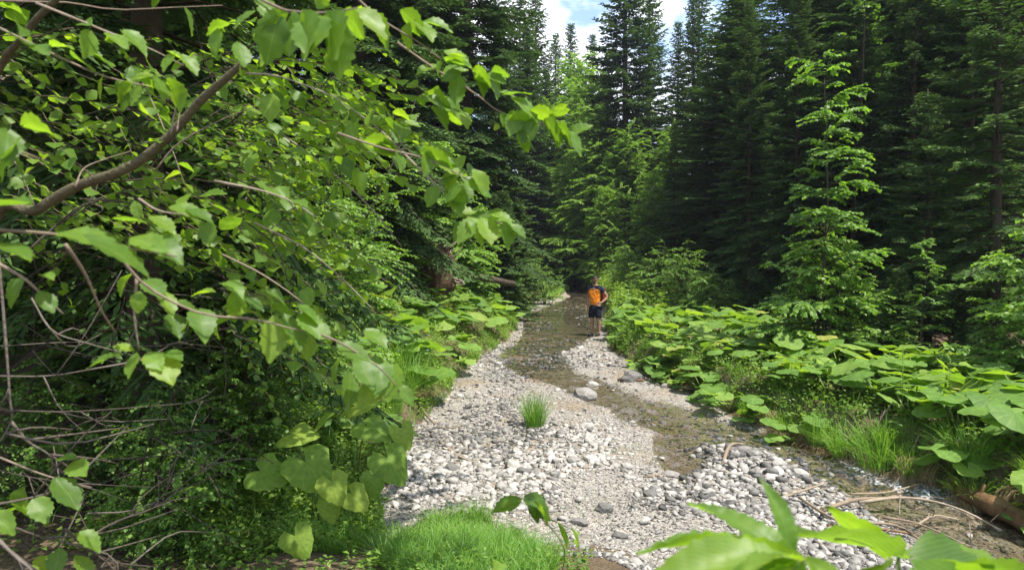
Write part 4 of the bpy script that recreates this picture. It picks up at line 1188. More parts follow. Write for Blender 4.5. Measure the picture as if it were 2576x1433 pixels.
TL = [(2230, 1030, 1, 1.0, 0, 'tallest bright grass tussock overhanging the right bank'), (2135, 1030, 2, 1.0, 0, 'grass tussock just left of the tallest one on the right bank'), (1985, 1030, 2, 0.75, 1, 'small yellowish grass tussock where the right bank is undercut'),
      (2310, 1065, 2, 0.9, 1, 'grass tussock between the butterburs right of the tallest one'), (2070, 1045, 0, 0.8, 0, 'upright grass tussock left of the two hanging tussocks'), (2470, 1110, 2, 0.8, 1, 'grass tussock among the pale butterburs over the rapids'), (1890, 1010, 0, 0.6, 1, 'thin grass tussock left of the yellowish one on the right bank')]
for i, (u, v, k, s, hg, lb) in enumerate(TL):
    r0 = ray(u, v + 40)
    best = min(((abs((edge_r(d * r0[1]) + 0.16) - d * r0[0]), d) for d in np.arange(5.5, 16, 0.02)), key=lambda q_: q_[0])
    d = best[1]; yy = d * r0[1]; xx = float(edge_r(yy)) + 0.10
    tussock(xx, yy, k, s * 1.3, lb, 'grass tussocks on the right bank', hg)
for i, (yy, lb) in enumerate([(6.2, 'bright tussock above the wet log'), (6.75, 'bright tussock left of the one above the wet log'), (7.55, 'bright tussock beside the curtain right of the tallest tussock'), (5.7, 'tussock at the right edge above the end of the log')]):
    xx = float(edge_r(yy)) + 0.30
    tussock(xx, yy, (2, 1, 2, 0)[i], 0.95, lb, 'grass tussocks on the right bank', None, i * 1.0)
# withered curtains between the tussocks
for i, (yy, lb) in enumerate([(6.15, 'curtain of dead grass above the wet log'), (6.65, 'curtain of dead grass where the log begins'), (7.1, 'curtain of dead grass above the white rapids'), (7.7, 'curtain of dead grass right of the tallest tussock'), (8.45, 'curtain of dead grass left of the tallest tussock'), (9.3, 'thin curtain of dead grass under the yellowish tussock'), (10.3, 'thin curtain of dead grass at the undercut bank')]):
    xx = float(edge_r(yy)) + 0.22
    o = obj('dead_grass', HNG[i % 2]); o.location = (xx, yy, float(hz(xx, yy)) + 0.01); o.rotation_euler = (0, 0, -1.2 + 0.15 * (i % 3)); o.scale = (0.9, 1.0, 0.9)
    tag(o, lb, 'grass', 'dead grass curtains on the right bank')

# grass patch in the foreground and short grass elsewhere: uncountable
def grass_field(name, n, xy_fn, hmin, hmax, wid, label, seed, tone0=0.5, mat='grass', lean=0.10):
    r = np.random.default_rng(seed)
    x, y = xy_fn(r, n)
    n = len(x)
    mb = MB()
    h = r.uniform(hmin, hmax, n) * (0.8 + 0.35 * vn(x * 3, y * 3))
    blades(mb, x, y, hz(x, y) - 0.01, h, r.normal(0, lean, (n, 2)) * (h / hmax)[:, None] * 2, wid * r.uniform(0.7, 1.3, n), (tone0 + 0.2 * r.standard_normal(n) + 0.2 * vn(x * 2, y * 2)).clip(0, 1), r)
    o = mb.build(name, M[mat]); tag(o, label, 'grass', None, 'stuff')
    return o
def patch_near(r, n):
    y = r.uniform(3.3, 6.3, n); x = r.uniform(-1.25, 0.75, n)
    c = 1 - ((x + 0.28 + 0.10 * (y - 4.5)) / 0.62) ** 2 - ((y - 4.65) / 1.25) ** 2 + 0.55 * vn(x * 2.2, y * 2.2)
    k = (c > 0.0)
    return x[k], y[k]
grass_field('grass', 26000, patch_near, 0.10, 0.30, 0.0024, 'lush bright green grass patch in the foreground below the gravel', 31, 0.55, lean=0.10)
def fringe(r, n):
    y = 4.5 + 24 * r.uniform(0, 1, n) ** 1.5
    d = np.abs(r.normal(0, 0.75, n)) + 0.02
    x = edge_l(y) - d
    k = vn(x * 1.7, y * 1.1) + 0.5 * vn(x * 5, y * 5) > -0.25
    return x[k], y[k]
grass_field('bank_grass', 15000, fringe, 0.08, 0.34, 0.0032, 'short grass along the left edge of the gravel', 32, 0.6)
def fringe_r(r, n):
    y = 6.0 + 16 * r.uniform(0, 1, n) ** 1.3
    x = edge_r(y) + 0.12 + np.abs(r.normal(0, 0.35, n))
    k = vn(x * 1.7, y * 1.5) > -0.2
    return x[k], y[k]
grass_field('bank_grass', 9000, fringe_r, 0.10, 0.32, 0.003, 'short grass between the butterburs along the right bank edge', 33, 0.55)
def far_bar(r, n):
    px, py = gpx(1395, 735)
    x = r.normal(px, 0.9, n); y = r.normal(py, 4.5, n)
    k = x < edge_l(y) + 0.9
    return x[k], y[k]
grass_field('bar_grass', 3000, far_bar, 0.2, 0.55, 0.012, 'yellowish grass on the far gravel bar upstream', 34, 0.85)
def sparse(r, n):
    x, y = r.uniform(-1.0, 2.2, n), r.uniform(5.6, 12, n)
    k = (x > edge_l(y)) & (wmask(x, y) < 0.1) & (vn(x * 1.6 + 3, y * 1.6) > 0.55)
    return x[k], y[k]
grass_field('sprouts', 1500, sparse, 0.03, 0.13, 0.002, 'sparse green sprouts between the pebbles', 35, 0.6)

# ------------------------------------------------------------------ small herbs: uncountable ground cover
def herb_field(name, n, xy_fn, hmin, hmax, leaf, label, seed, tone0=0.5, k_leaf=7, mat='herb'):
    r = np.random.default_rng(seed)
    x, y = xy_fn(r, n)
    n = len(x)
    z = hz(x, y)
    h = r.uniform(hmin, hmax, n) * (0.85 + 0.4 * vn(x * 1.5, y * 1.5))
    idx = np.repeat(np.arange(n), k_leaf)
    f = r.uniform(0.25, 1.0, len(idx))
    a = r.uniform(0, 2 * PI, len(idx))
    sp = 0.35 * h[idx] * f
    O = np.stack([x[idx] + 0.3 * sp * np.cos(a), y[idx] + 0.3 * sp * np.sin(a), z[idx] + h[idx] * f], -1)
    D = np.stack([np.cos(a), np.sin(a), r.normal(0.0, 0.35, len(idx))], -1)
    Nn = np.array([0, 0, 1.0]) + r.normal(0, 0.35, (len(idx), 3))
    sz = leaf * r.uniform(0.6, 1.4, len(idx)) * (1.15 - 0.4 * f)
    mb = MB()
    V, F, uv = leaf_quad(0.6)
    mb.scatter(V, F, frame(D, Nn) * sz[:, None, None], O, (tone0 + 0.18 * r.standard_normal(len(idx)) + 0.25 * np.repeat(vn(x * 1.2, y * 1.2), k_leaf)).clip(0, 1), uv)
    o = mb.build(name, M[mat]); tag(o, label, 'undergrowth', None, 'stuff')
    return o
def left_bank(r, n):
    y = 5.2 + 24 * r.uniform(0, 1, n) ** 1.35
    d = 0.08 + 3.6 * r.uniform(0, 1, n) ** 1.2 * np.minimum(1, 0.35 + y / 18)
    x = edge_l(y) - d
    k = vn(x * 0.9, y * 0.9) > -0.55
    return x[k], y[k]
herb_field('herbs', 9500, left_bank, 0.12, 0.46, 0.055, 'dense small-leaved herbs covering the left bank', 41, 0.55, 8)
def right_bank(r, n):
    y = 5.2 + 26 * r.uniform(0, 1, n) ** 1.6
    x = edge_r(y) + 0.08 + 4.5 * r.uniform(0, 1, n) ** 1.3
    return x, y
herb_field('herbs', 8000, right_bank, 0.10, 0.40, 0.06, 'low herbs under the butterburs of the right bank', 42, 0.42, 7)
def right_far(r, n):
    y = r.uniform(20, 46, n); x = edge_r(y) + 0.2 + 7 * r.uniform(0, 1, n)
    return x, y
herb_field('herbs', 2600, right_far, 0.4, 1.3, 0.14, 'tall leafy undergrowth behind the hiker', 43, 0.5, 11)
def far_end(r, n):
    y = r.uniform(34, 58, n); x = r.uniform(-1, 9, n)
    k = (x < edge_l(y) - 0.1) | (x > edge_r(y) + 0.1) | (y > 46)
    return x[k], y[k]
herb_field('herbs', 2200, far_end, 0.3, 0.8, 0.16, 'bright undergrowth where the stream disappears', 44, 0.72, 9)
def near_patch(r, n):
    y = r.uniform(3.2, 5.8, n); x = r.uniform(-2.3, 0.5, n)
    k = vn(x * 1.6 + 9, y * 1.6) > 0.0
    return x[k], y[k]
herb_field('herbs', 900, near_patch, 0.05, 0.20, 0.045, 'low herbs on the earth at the foot of the grass patch', 45, 0.35, 7)
def hollow(r, n):
    y = r.uniform(3.4, 9, n); x = -1.8 - 4.5 * r.uniform(0, 1, n)
    k = vn(x * 1.2 + 4, y * 1.2) > 0.05
    return x[k], y[k]
def left_near(r, n):
    y = r.uniform(4.4, 8.5, n); x = edge_l(y) - 0.02 - 1.9 * r.uniform(0, 1, n)
    return x, y
herb_field('herbs', 1900, left_near, 0.06, 0.28, 0.05, 'low herbs and seedlings around the large near butterburs', 47, 0.55, 7)
herb_field('herbs', 900, hollow, 0.08, 0.30, 0.06, 'scattered plants in the shaded hollow on the left', 46, 0.3, 8)
# forget-me-nots
r_ = np.random.default_rng(77)
fc_ = ground_px(935, 905)
mbf = MB(); n = 90
O = fc_ + np.stack([r_.normal(0, 0.25, n), r_.normal(0, 0.3, n), r_.uniform(0.15, 0.42, n)], -1)
V, F, uv = leaf_quad(0.9)
for k in range(3):
    a = r_.uniform(0, 6.28, n)
    mbf.scatter(V, F, frame(np.stack([np.cos(a), np.sin(a), 0 * a], -1), np.tile([0.1, -0.4, 1.0], (n, 1))) * 0.022, O, r_.uniform(0, 1, n), uv)
M['flower'] = leaf_mat('blue_petal', [(0.0, (0.22, 0.30, 0.62)), (1.0, (0.42, 0.50, 0.80))], (1, 1, 1), 0.25)
fl = mbf.build('forget_me_nots', M['flower']); tag(fl, 'tiny pale blue forget-me-not flowers in the left bank herbs', 'flowers', None, 'stuff')
# ------------------------------------------------------------------ hazel in the left foreground
hb = P(-60, 640, 2.5)
hroot = np.array([hb[0] - 0.5, hb[1] + 0.1, float(hz(hb[0] - 0.5, hb[1] + 0.1))])
hazel = thing('hazel_shrub', 'large hazel whose thick limb and broad serrated leaves reach in from the left', 'shrub', hroot)
HR = np.random.default_rng(404)

def px_line(pts, d0, d1):
    ds = np.linspace(d0, d1, len(pts))
    return np.array([P(u, v, d) for (u, v), d in zip(pts, ds)])

def hz_tube(name, pts3, r0, r1, mat, parent=hazel, root=hroot, n=14, sides=6, knob=0.0):
    p = smooth_line(pts3, n) - root
    rr = np.linspace(r0, r1, n) * (1 + knob * HR.standard_normal(n))
    mb = MB(); add_tube(mb, p, rr, sides, 0.5)
    return mb.build(name, mat, parent, True)

hz_tube('limb', np.vstack([hroot - np.array([0, 0, 0.05]), hroot + np.array([0.02, 0, 0.6]), px_line([(-40, 600), (90, 530), (190, 470), (330, 418), (430, 338), (500, 258), (560, 205), (622, 150)], 2.55, 2.2)]), 0.024, 0.012, M['hazelbark'], n=40, sides=9, knob=0.04)
hz_tube('limb', np.vstack([hroot, hroot + np.array([-0.1, -0.1, 1.0]), P(-60, 300, 2.2), P(60, 90, 2.0), P(180, -40, 1.9)]), 0.016, 0.008, M['hazelbark'], n=20, sides=8, knob=0.04)

leaf_n = 0
def hz_leaf(p, size, d, n, kind=None):
    global leaf_n
    o = obj('leaf', HZ[int(HR.integers(len(HZ)))] if kind is None else kind, None, hazel)
    set_frame(o, np.asarray(p) - hroot, d, n, size)
    leaf_n += 1
    return o

def up_n(tilt=0.45):
    """leaf blade normal: mostly up, tipped toward the light and the camera"""
    return np.array([HR.normal(0.05, 0.3), HR.normal(tilt * (1 if HR.uniform() < 0.5 else -1), 0.28), 1.0])

# twigs: (pixel polyline, depth start, depth end, bare?)   leaves: (u, v, pixel length, screen angle of the midrib in degrees, depth)
TW = [
    ([(-20, 2), (120, 6), (180, 8), (290, 25), (420, 20), (560, 14)], 1.9, 2.1), ([(90, 8), (200, 52), (280, 85), (370, 120), (462, 165)], 1.5, 1.6),
    ([(-20, 62), (120, 130), (250, 188), (350, 213), (450, 232)], 1.6, 1.65), ([(600, -30), (700, 20), (745, 30), (830, 32), (900, 20)], 1.35, 1.3),
    ([(880, -20), (960, 50), (1050, 105), (1110, 150)], 1.7, 1.7), ([(1000, 108), (1100, 178), (1190, 232), (1262, 285), (1345, 305), (1440, 352)], 1.75, 1.7),
    ([(620, 185), (690, 190), (760, 212), (850, 250), (960, 330)], 2.2, 2.0), ([(850, 335), (960, 372), (1080, 402), (1180, 452)], 1.75, 1.7),
    ([(960, 330), (1060, 430), (1140, 505), (1190, 548), (1262, 562), (1302, 582)], 1.95, 1.7), ([(-20, 578), (105, 586), (200, 598), (330, 625), (445, 645)], 1.15, 1.1),
    ([(300, 640), (345, 700), (420, 752), (520, 792), (640, 802), (740, 828), (800, 838)], 1.3, 1.5), ([(345, 700), (338, 790), (350, 880)], 1.35, 1.4),
    ([(800, 838), (870, 870), (960, 930), (1010, 990)], 1.5, 1.75), ([(165, 615), (215, 690), (255, 780), (292, 838)], 1.2, 1.4),
    ([(-10, 660), (60, 700), (110, 745), (160, 790)], 1.2, 1.3), ([(390, 430), (450, 360), (560, 300), (640, 270)], 2.3, 2.3),
    ([(190, 470), (210, 425), (260, 402), (330, 380)], 2.3, 2.4), ([(430, 338), (438, 290), (446, 255)], 2.25, 2.2), ([(445, 330), (455, 262)], 2.25, 2.25),
    ([(540, 455), (660, 480), (740, 510), (800, 550)], 1.8, 1.7), ([(350, 500), (400, 530), (470, 540)], 1.6, 1.5), ([(-20, 360), (60, 385), (100, 400)], 1.15, 1.2),
    ([(0, 1150), (100, 1190), (170, 1210), (230, 1225)], 1.9, 1.8), ([(640, 560), (760, 620), (860, 700), (940, 780)], 2.3, 2.2), ([(700, 330), (820, 420), (930, 520), (1010, 620)], 2.6, 2.4),
    ([(560, 640), (660, 690), (760, 760), (830, 830)], 2.2, 2.1),
]
for pts, d0, d1 in TW:
    hz_tube('twig', px_line(pts, d0, d1), 0.0034, 0.0013, M['twig'], n=12, sides=5)
LV = [
    # near left group, broad leaves
    (150, 588, 150, -5, 1.10), (215, 600, 178, -38, 1.05), (335, 600, 120, -20, 1.12), (395, 610, 90, -28, 1.12), (365, 560, 90, 160, 1.15), (70, 512, 165, 172, 1.1), (60, 318, 130, -8, 1.15), (50, 350, 130, -115, 1.1), (20, 330, 110, -70, 1.12), (-10, 612, 125, -18, 1.1), (30, 640, 60, 5, 1.2),
    (60, 705, 80, -120, 1.25), (100, 735, 70, -60, 1.25), (110, 690, 45, 10, 1.25),
    # upper left sprays
    (205, 60, 70, -20, 1.55), (225, 80, 80, -85, 1.55), (275, 85, 95, -45, 1.55), (330, 105, 60, -30, 1.55), (310, 78, 80, -40, 1.5), (440, 135, 60, -110, 1.55), (460, 140, 70, -60, 1.55), (420, 130, 55, -25, 1.55), (30, 22, 50, -20, 1.55), (45, 60, 70, -35, 1.55),
    (40, 95, 90, -32, 1.6), (85, 115, 80, -35, 1.6), (130, 118, 70, 10, 1.6), (185, 145, 95, -32, 1.6), (230, 130, 95, -42, 1.6), (205, 120, 60, -35, 1.6), (260, 190, 75, -95, 1.6), (300, 205, 75, -70, 1.6), (350, 200, 70, -35, 1.6), (330, 210, 70, -110, 1.6), (395, 195, 80, -65, 1.6), (425, 200, 85, -80, 1.6), (385, 190, 60, -160, 1.6),
    # bright hanging cluster at the top
    (700, 40, 130, -105, 1.3), (735, 35, 120, -85, 1.3), (760, 35, 155, -70, 1.28), (800, 45, 150, -95, 1.3), (820, 40, 165, -62, 1.3), (845, 60, 150, -85, 1.3), (720, 35, 80, -150, 1.3), (860, 40, 110, -35, 1.35), (880, 30, 120, -25, 1.4), (690, 30, 70, 140, 1.35), (640, 30, 70, -130, 1.4), (600, 110, 75, -75, 1.5), (615, 130, 80, -95, 1.9), (640, 100, 90, -55, 1.6), (800, 20, 55, 60, 1.4), (465, 20, 70, -80, 1.7), (550, 75, 75, -95, 1.6), (575, 60, 65, -160, 1.6), (660, 20, 60, -40, 1.4),
    # upper middle
    (900, 25, 80, -40, 1.55), (930, 40, 95, -55, 1.6), (880, 60, 70, -80, 1.5), (1010, 30, 90, -50, 1.7), (1030, 60, 70, -100, 1.7), (1050, 55, 90, -60, 1.7), (1120, 130, 80, -30, 1.7), (1165, 160, 60, 160, 1.7), (1130, 160, 75, -15, 1.7), (1155, 190, 80, -95, 1.72), (1190, 180, 85, -48, 1.7), (1215, 190, 75, -30, 1.7), (1230, 200, 70, -70, 1.7), (1100, 165, 70, -140, 1.75), (1240, 180, 60, -20, 1.7),
    (1262, 240, 80, 20, 1.7), (1290, 250, 90, -35, 1.7), (1300, 285, 70, -100, 1.7), (1335, 280, 70, -10, 1.7), (1345, 300, 75, -110, 1.7), (1370, 305, 85, -60, 1.7), (1400, 320, 75, -45, 1.7), (1425, 330, 75, -62, 1.7), (1268, 285, 40, -90, 1.7), (1385, 285, 55, 15, 1.7), (1320, 330, 60, -95, 1.7),
    (1070, 240, 80, -25, 1.75), (1110, 255, 85, -35, 1.75), (1145, 275, 80, -60, 1.75), (1090, 270, 70, -60, 1.75), (970, 300, 75, -60, 1.9), (1010, 310, 70, -80, 1.9), (935, 280, 60, -95, 1.9), (990, 285, 60, -20, 1.9),
    # middle right sprays
    (920, 355, 85, -8, 1.75), (960, 360, 80, -40, 1.75), (1000, 380, 70, -75, 1.75), (1060, 385, 95, -28, 1.72), (1100, 405, 80, -30, 1.72), (1140, 430, 60, -100, 1.72), (1165, 450, 90, -40, 1.7), (1190, 430, 80, -65, 1.7), (1160, 470, 60, -130, 1.7), (1130, 480, 90, -70, 1.75), (1100, 470, 60, -110, 1.75),
    (1180, 548, 85, -65, 1.7), (1215, 550, 85, -72, 1.7), (1235, 540, 70, -20, 1.7), (1270, 560, 70, -80, 1.7), (1285, 565, 55, -50, 1.7), (1200, 540, 70, 170, 1.75), (1250, 545, 60, -120, 1.72),
    # centre left sprays
    (380, 545, 80, -35, 1.5), (430, 520, 90, -15, 1.55), (470, 525, 75, -35, 1.55), (430, 590, 60, -95, 1.5), (735, 505, 60, -20, 1.75), (760, 520, 60, -60, 1.75), (780, 535, 60, -100, 1.75), (700, 470, 55, -60, 1.8), (750, 545, 60, -40, 1.75),
    (330, 690, 65, -120, 1.35), (370, 705, 85, -40, 1.4), (400, 730, 90, -60, 1.4), (350, 735, 55, -90, 1.35), (440, 760, 70, -20, 1.45), (430, 790, 80, -60, 1.45), (500, 780, 95, -55, 1.45), (480, 800, 70, -110, 1.45), (570, 710, 70, -20, 1.5), (590, 735, 80, -85, 1.5), (540, 735, 60, 170, 1.5), (620, 750, 60, -40, 1.5), (540, 800, 60, -90, 1.48),
    (590, 800, 90, -160, 1.5), (690, 800, 120, -88, 1.48), (720, 800, 110, -58, 1.5), (760, 790, 95, -50, 1.5), (740, 770, 80, -10, 1.5), (640, 785, 70, 170, 1.5), (780, 815, 70, -40, 1.55), (770, 840, 75, -85, 1.5), (660, 800, 70, -140, 1.5),
    (300, 890, 85, -150, 1.4), (345, 890, 70, -95, 1.4), (370, 890, 70, -40, 1.4), (335, 880, 50, 140, 1.42), (395, 890, 110, -50, 1.42), (420, 885, 60, -15, 1.42),
    (850, 870, 95, -28, 1.6), (900, 900, 100, -65, 1.7), (950, 900, 110, -80, 1.75), (990, 920, 90, -95, 1.75), (880, 940, 95, -85, 1.75), (960, 960, 90, -120, 1.75), (920, 830, 80, -40, 1.75), (1000, 970, 70, -60, 1.75), (860, 900, 70, -120, 1.7),
    # lower left
    (140, 1205, 105, -50, 1.8), (180, 1165, 75, -12, 1.85), (145, 1155, 60, 20, 1.85), (60, 1230, 90, -100, 1.85), (90, 1250, 80, -60, 1.85), (-20, 1290, 80, -50, 1.7), (150, 1380, 70, -80, 1.9), (100, 1400, 70, -40, 1.9), (190, 1400, 80, -60, 1.9), (60, 1270, 60, -150, 1.9), (200, 1340, 70, -30, 1.9),
]
LV += [(u + HR.normal(0, 14), v + HR.normal(4, 12), px * HR.uniform(0.6, 0.95), ang + HR.normal(0, 35), d + HR.uniform(-0.05, 0.12)) for (u, v, px, ang, d) in LV if u > 905 and v < 620]
for (u, v, px, ang, d) in LV:
    a = math.radians(ang)
    size = px * d / FPX * 0.95
    toward = HR.normal(-0.25, 0.3)
    dirv = np.array([math.cos(a), toward, math.sin(a)])
    hanging = max(0.0, -math.sin(a))
    under = HR.uniform() < 0.5                       # seen from below: sunlight glows through the blade
    cluster = (640 < u < 890 and v < 110)
    if not cluster:
        dirv[2] *= 0.62
    n = np.array([HR.normal(0.05, 0.3) + 0.4 * hanging * (1 if math.cos(a) > 0 else -0.4), ((0.35 if under else -0.35) if v < 430 else -0.42) * (1.9 if u > 1000 else 1.0) + HR.normal(0, 0.22), 1.0])
    if cluster:
        n[1] += 0.9 if under else -0.9
    hz_leaf(P(u, v, d), size, dirv, n)
# smaller leaves on shoots farther back
k = 0
while leaf_n < 298:
    u = HR.uniform(330, 980); v = HR.uniform(150, 800)
    if v > 520 + 0.9 * (u - 300) or v < 0.25 * (u - 400) + 60 or u > 1080 - 0.35 * v:
        continue
    d = HR.uniform(2.2, 3.6)
    a = math.radians(HR.normal(-45, 45))
    hz_leaf(P(u, v, d), HR.uniform(0.065, 0.105), np.array([math.cos(a), HR.normal(-0.2, 0.3), math.sin(a)]), up_n(0.6))
# the rest of the shrub's foliage, too many to pick apart
mbh = MB(); wood = MB()
Vl, Fl, Ul = leaf_low(0.2, 0.2, 0.62)
n_sh = 520
for i in range(n_sh):
    u = HR.uniform(-120, 900); v = HR.uniform(60, 860)
    if v > 560 + 0.75 * u or v < 0.20 * (u - 500) or (u < 520 and v > 600) or u > 960 - 0.42 * v or (u < 430 and HR.uniform() < 0.5):
        continue
    d = HR.uniform(2.6, 6.0)
    o = P(u, v, d)
    l = HR.uniform(0.35, 0.8)
    az = HR.normal(-0.2, 0.7)
    dv = norm(np.array([math.cos(az), 0.5 * math.sin(az) - 0.1, HR.normal(-0.28, 0.2)]))
    s_ = np.linspace(0, 1, 5)[:, None]
    sp = o + dv * l * s_ + np.array([0, 0, -0.18 * l]) * s_ ** 2
    add_tube(wood, sp - hroot, np.linspace(0.0035, 0.0012, 5), 3, 0.5)
    m = int(l / 0.045)
    f = np.linspace(0.1, 1, m)
    lo = o + dv * (l * f)[:, None] + np.array([0, 0, -0.18 * l]) * (f ** 2)[:, None]
    sd = norm(np.cross(dv, [0, 0, 1.0])) * np.where(np.arange(m) % 2, 1, -1)[:, None]
    ld = norm(0.6 * dv + 0.8 * sd + np.array([0, 0, -0.3]) + HR.normal(0, 0.25, (m, 3)))
    nn = norm(np.array([0.05, 0.05, 1.0]) + HR.normal(0, 0.3, (m, 3)))
    mbh.scatter(Vl, Fl, frame(ld, nn) * HR.uniform(0.04, 0.068, m)[:, None, None], lo - hroot, HR.uniform(0.25, 1.0, m), Ul)
# unseen hazel crown above the frame, added to shade the left hollow
for i in range(420):
    o = np.array([HR.uniform(-3.4, 0.7), HR.uniform(2.0, 6.2), 0.0]); o[2] = CAMZ + 0.45 * o[1] + HR.uniform(0.1, 1.2)
    l = HR.uniform(0.4, 0.8); az = HR.uniform(0, 6.28)
    dv = norm(np.array([math.cos(az), math.sin(az), HR.normal(-0.1, 0.2)]))
    add_tube(wood, np.array([o, o + dv * l]) - hroot, [0.0035, 0.0012], 3, 0.5)
    m = int(l / 0.05); f = np.linspace(0.1, 1, m)
    sd = norm(np.cross(dv, [0, 0, 1.0])) * np.where(np.arange(m) % 2, 1, -1)[:, None]
    ld = norm(0.6 * dv + 0.8 * sd + np.array([0, 0, -0.2]) + HR.normal(0, 0.25, (m, 3)))
    mbh.scatter(Vl, Fl, frame(ld, norm(np.array([0, 0, 1.0]) + HR.normal(0, 0.3, (m, 3)))) * HR.uniform(0.07, 0.11, m)[:, None, None], o + dv * (l * f)[:, None] - hroot, HR.uniform(0.1, 0.8, m), Ul)
fo_ = mbh.build('foliage', M['hazel'], hazel); fo_['kind'] = 'stuff'
tw_ = wood.build('shoots', M['twig'], hazel, True); tw_['kind'] = 'stuff'

# ------------------------------------------------------------------ dead branches in the dark hollow on the left
def dead_branch(label, pts, d0, d1, r0, nside=5, group='dead branches over the dark hollow', mat='dead', side_len=0.35, r1=None):
    p = smooth_line(px_line(pts, d0, d1), 14)
    root = p[0].copy()
    mb = MB(); add_tube(mb, p - root, 0.5 * np.linspace(r0, r1 or r0 * 0.35, 14) * (1 + 0.08 * HR.standard_normal(14)), 6, 0.5)
    o = mb.build('dead_branch', M[mat], None, True)
    o.location = root
    tag(o, label, 'branch', group)
    for i in range(nside):
        j = int(HR.integers(3, 13))
        tg = norm(p[j] - p[j - 1])
        dv = norm(tg * 0.7 + HR.normal(0, 0.6, 3))
        l = side_len * HR.uniform(0.3, 1.1)
        sp = smooth_line([p[j] - root, p[j] - root + dv * l * 0.5 + HR.normal(0, 0.02, 3), p[j] - root + dv * l + HR.normal(0, 0.04, 3)], 6)
        m2 = MB(); add_tube(m2, sp, np.linspace(r0 * 0.45, r0 * 0.15, 6), 4, 0.5)
        m2.build('side_twig', M[mat], o, True)
    return o
DB = [
    ('grey branch standing at the left edge with a fork half way', [(-5, 640), (10, 800), (25, 1000), (28, 1060), (-20, 1140)], 1.9, 1.9, 0.009, 4),
    ('grey branch slanting from the fork down to the leaf with the bright top', [(28, 1060), (70, 1110), (130, 1150), (125, 1200)], 1.95, 2.1, 0.010, 4),
    ('long thin dead twig crossing the hollow level with the fork', [(-20, 1030), (160, 1035), (330, 1025), (500, 1010), (560, 995)], 2.3, 2.7, 0.006, 5),
    ('dead twig running level above the bright leaf cluster', [(-20, 945), (120, 945), (250, 925), (330, 912)], 2.0, 2.1, 0.006, 3),
    ('dead twig sloping from the left edge toward the bright leaf cluster', [(80, 750), (130, 830), (210, 860), (300, 885), (370, 905)], 2.0, 1.8, 0.006, 4),
    ('forked dead branch low in the hollow below the broad single leaf', [(210, 1355), (300, 1310), (400, 1270), (470, 1210), (530, 1160)], 2.7, 3.2, 0.009, 7),
    ('second forked dead branch just above the low one', [(220, 1290), (320, 1285), (400, 1255), (440, 1200)], 2.9, 3.2, 0.007, 6),
    ('thick grey stick running to the lower edge of the hollow', [(165, 1330), (230, 1385), (300, 1415), (400, 1425)], 1.9, 2.2, 0.008, 5),
    ('grey twig under the low leaves at the lower left', [(20, 1320), (90, 1345), (150, 1360), (200, 1372)], 1.8, 1.9, 0.007, 3),
    ('pale twig in front of the low left leaves', [(-20, 1270), (60, 1255), (120, 1240), (175, 1225)], 1.8, 1.9, 0.008, 4),
    ('brownish branch rising from the lower left corner', [(-20, 1340), (30, 1390), (80, 1433), (120, 1480)], 1.5, 1.5, 0.009, 4),
    ('dead twig below the lower left broad leaf', [(-10, 1180), (80, 1200), (200, 1215), (390, 1225)], 2.4, 2.6, 0.005, 5),
    ('thin dead twig at mid height behind the hanging stem', [(0, 870), (200, 860), (400, 870), (560, 840)], 2.8, 3.2, 0.006, 6),
    ('thin dead twig arching behind the thick limb', [(180, 300), (300, 270), (430, 300), (540, 310)], 2.9, 3.0, 0.006, 5),
    ('pale dead twig crossing just under the thick limb', [(200, 500), (330, 510), (470, 535), (600, 560)], 2.6, 2.9, 0.006, 5),
    ('crooked dead branch leaning behind the broad leaves', [(60, 640), (150, 560), (230, 500), (250, 440)], 2.7, 2.8, 0.010, 5),
]
for a in DB:
    dead_branch(*a)
mbt = MB()
for i in range(120):
    u, v, d = HR.uniform(-80, 760), HR.uniform(120, 1330), HR.uniform(2.8, 6.0)
    if u > 450 and v > 1000 + (700 - u): continue
    o = P(u, v, d); dv = norm(np.array([HR.normal(0.8, 0.5), HR.normal(0, 0.5), HR.normal(-0.05, 0.45)])); l = HR.uniform(0.3, 1.1)
    if o[2] < hz(o[0], o[1]): continue
    add_tube(mbt, smooth_line([o, o + dv * l * 0.5 + HR.normal(0, 0.05, 3), o + dv * l + HR.normal(0, 0.08, 3)], 5), np.linspace(0.005, 0.0018, 5), 3, HR.uniform(0.1, 0.9))
o = mbt.build('brushwood', M['dead'], None, True); tag(o, 'tangle of fine dead twigs in the shade of the left slope', 'brushwood', None, 'stuff')

# ------------------------------------------------------------------ sticks, driftwood, log
def stick(label, pts, r0, r1, mat='drift', lift=0.0, nside=0, name='driftwood_stick', group='sticks on the gravel', ends=None):
    q_ = []
    for i, (u, v) in enumerate(pts):
        x, y = gpx(u, v)
        l = lift if np.isscalar(lift) else lift[i]
        q_.append([x, y, float(hz(x, y)) + r0 * 0.7 + l])
    p = smooth_line(np.array(q_), 12)
    root = p[0].copy()
    mb = MB(); add_tube(mb, p - root, np.linspace(r0, r1, 12) * (1 + 0.09 * HR.standard_normal(12)), 7, 0.5)
    o = mb.build(name, M[mat], None, True); o.location = root
    tag(o, label, 'stick', group)
    for i in range(nside):
        j = int(HR.integers(2, 11)); tg = norm(p[j] - p[j - 1]); l = HR.uniform(0.05, 0.2)
        dv = norm(tg * 0.6 + np.array([HR.normal(0, 0.5), HR.normal(0, 0.5), abs(HR.normal(0.2, 0.3))]))
        m2 = MB(); add_tube(m2, np.array([p[j] - root, p[j] - root + dv * l]), [r1 * 0.8, r1 * 0.4], 5, 0.5)
        m2.build('side_twig', M[mat], o, True)
    return o
stick('straight brown stick lying on the gravel', [(1108, 1118), (1150, 1148), (1200, 1172), (1248, 1200)], 0.022, 0.014, 'twig', name='fallen_stick')
stick('pale bent stick at the left edge of the gravel', [(1050, 1045), (1095, 1072), (1130, 1082), (1165, 1076)], 0.018, 0.011, 'drift')
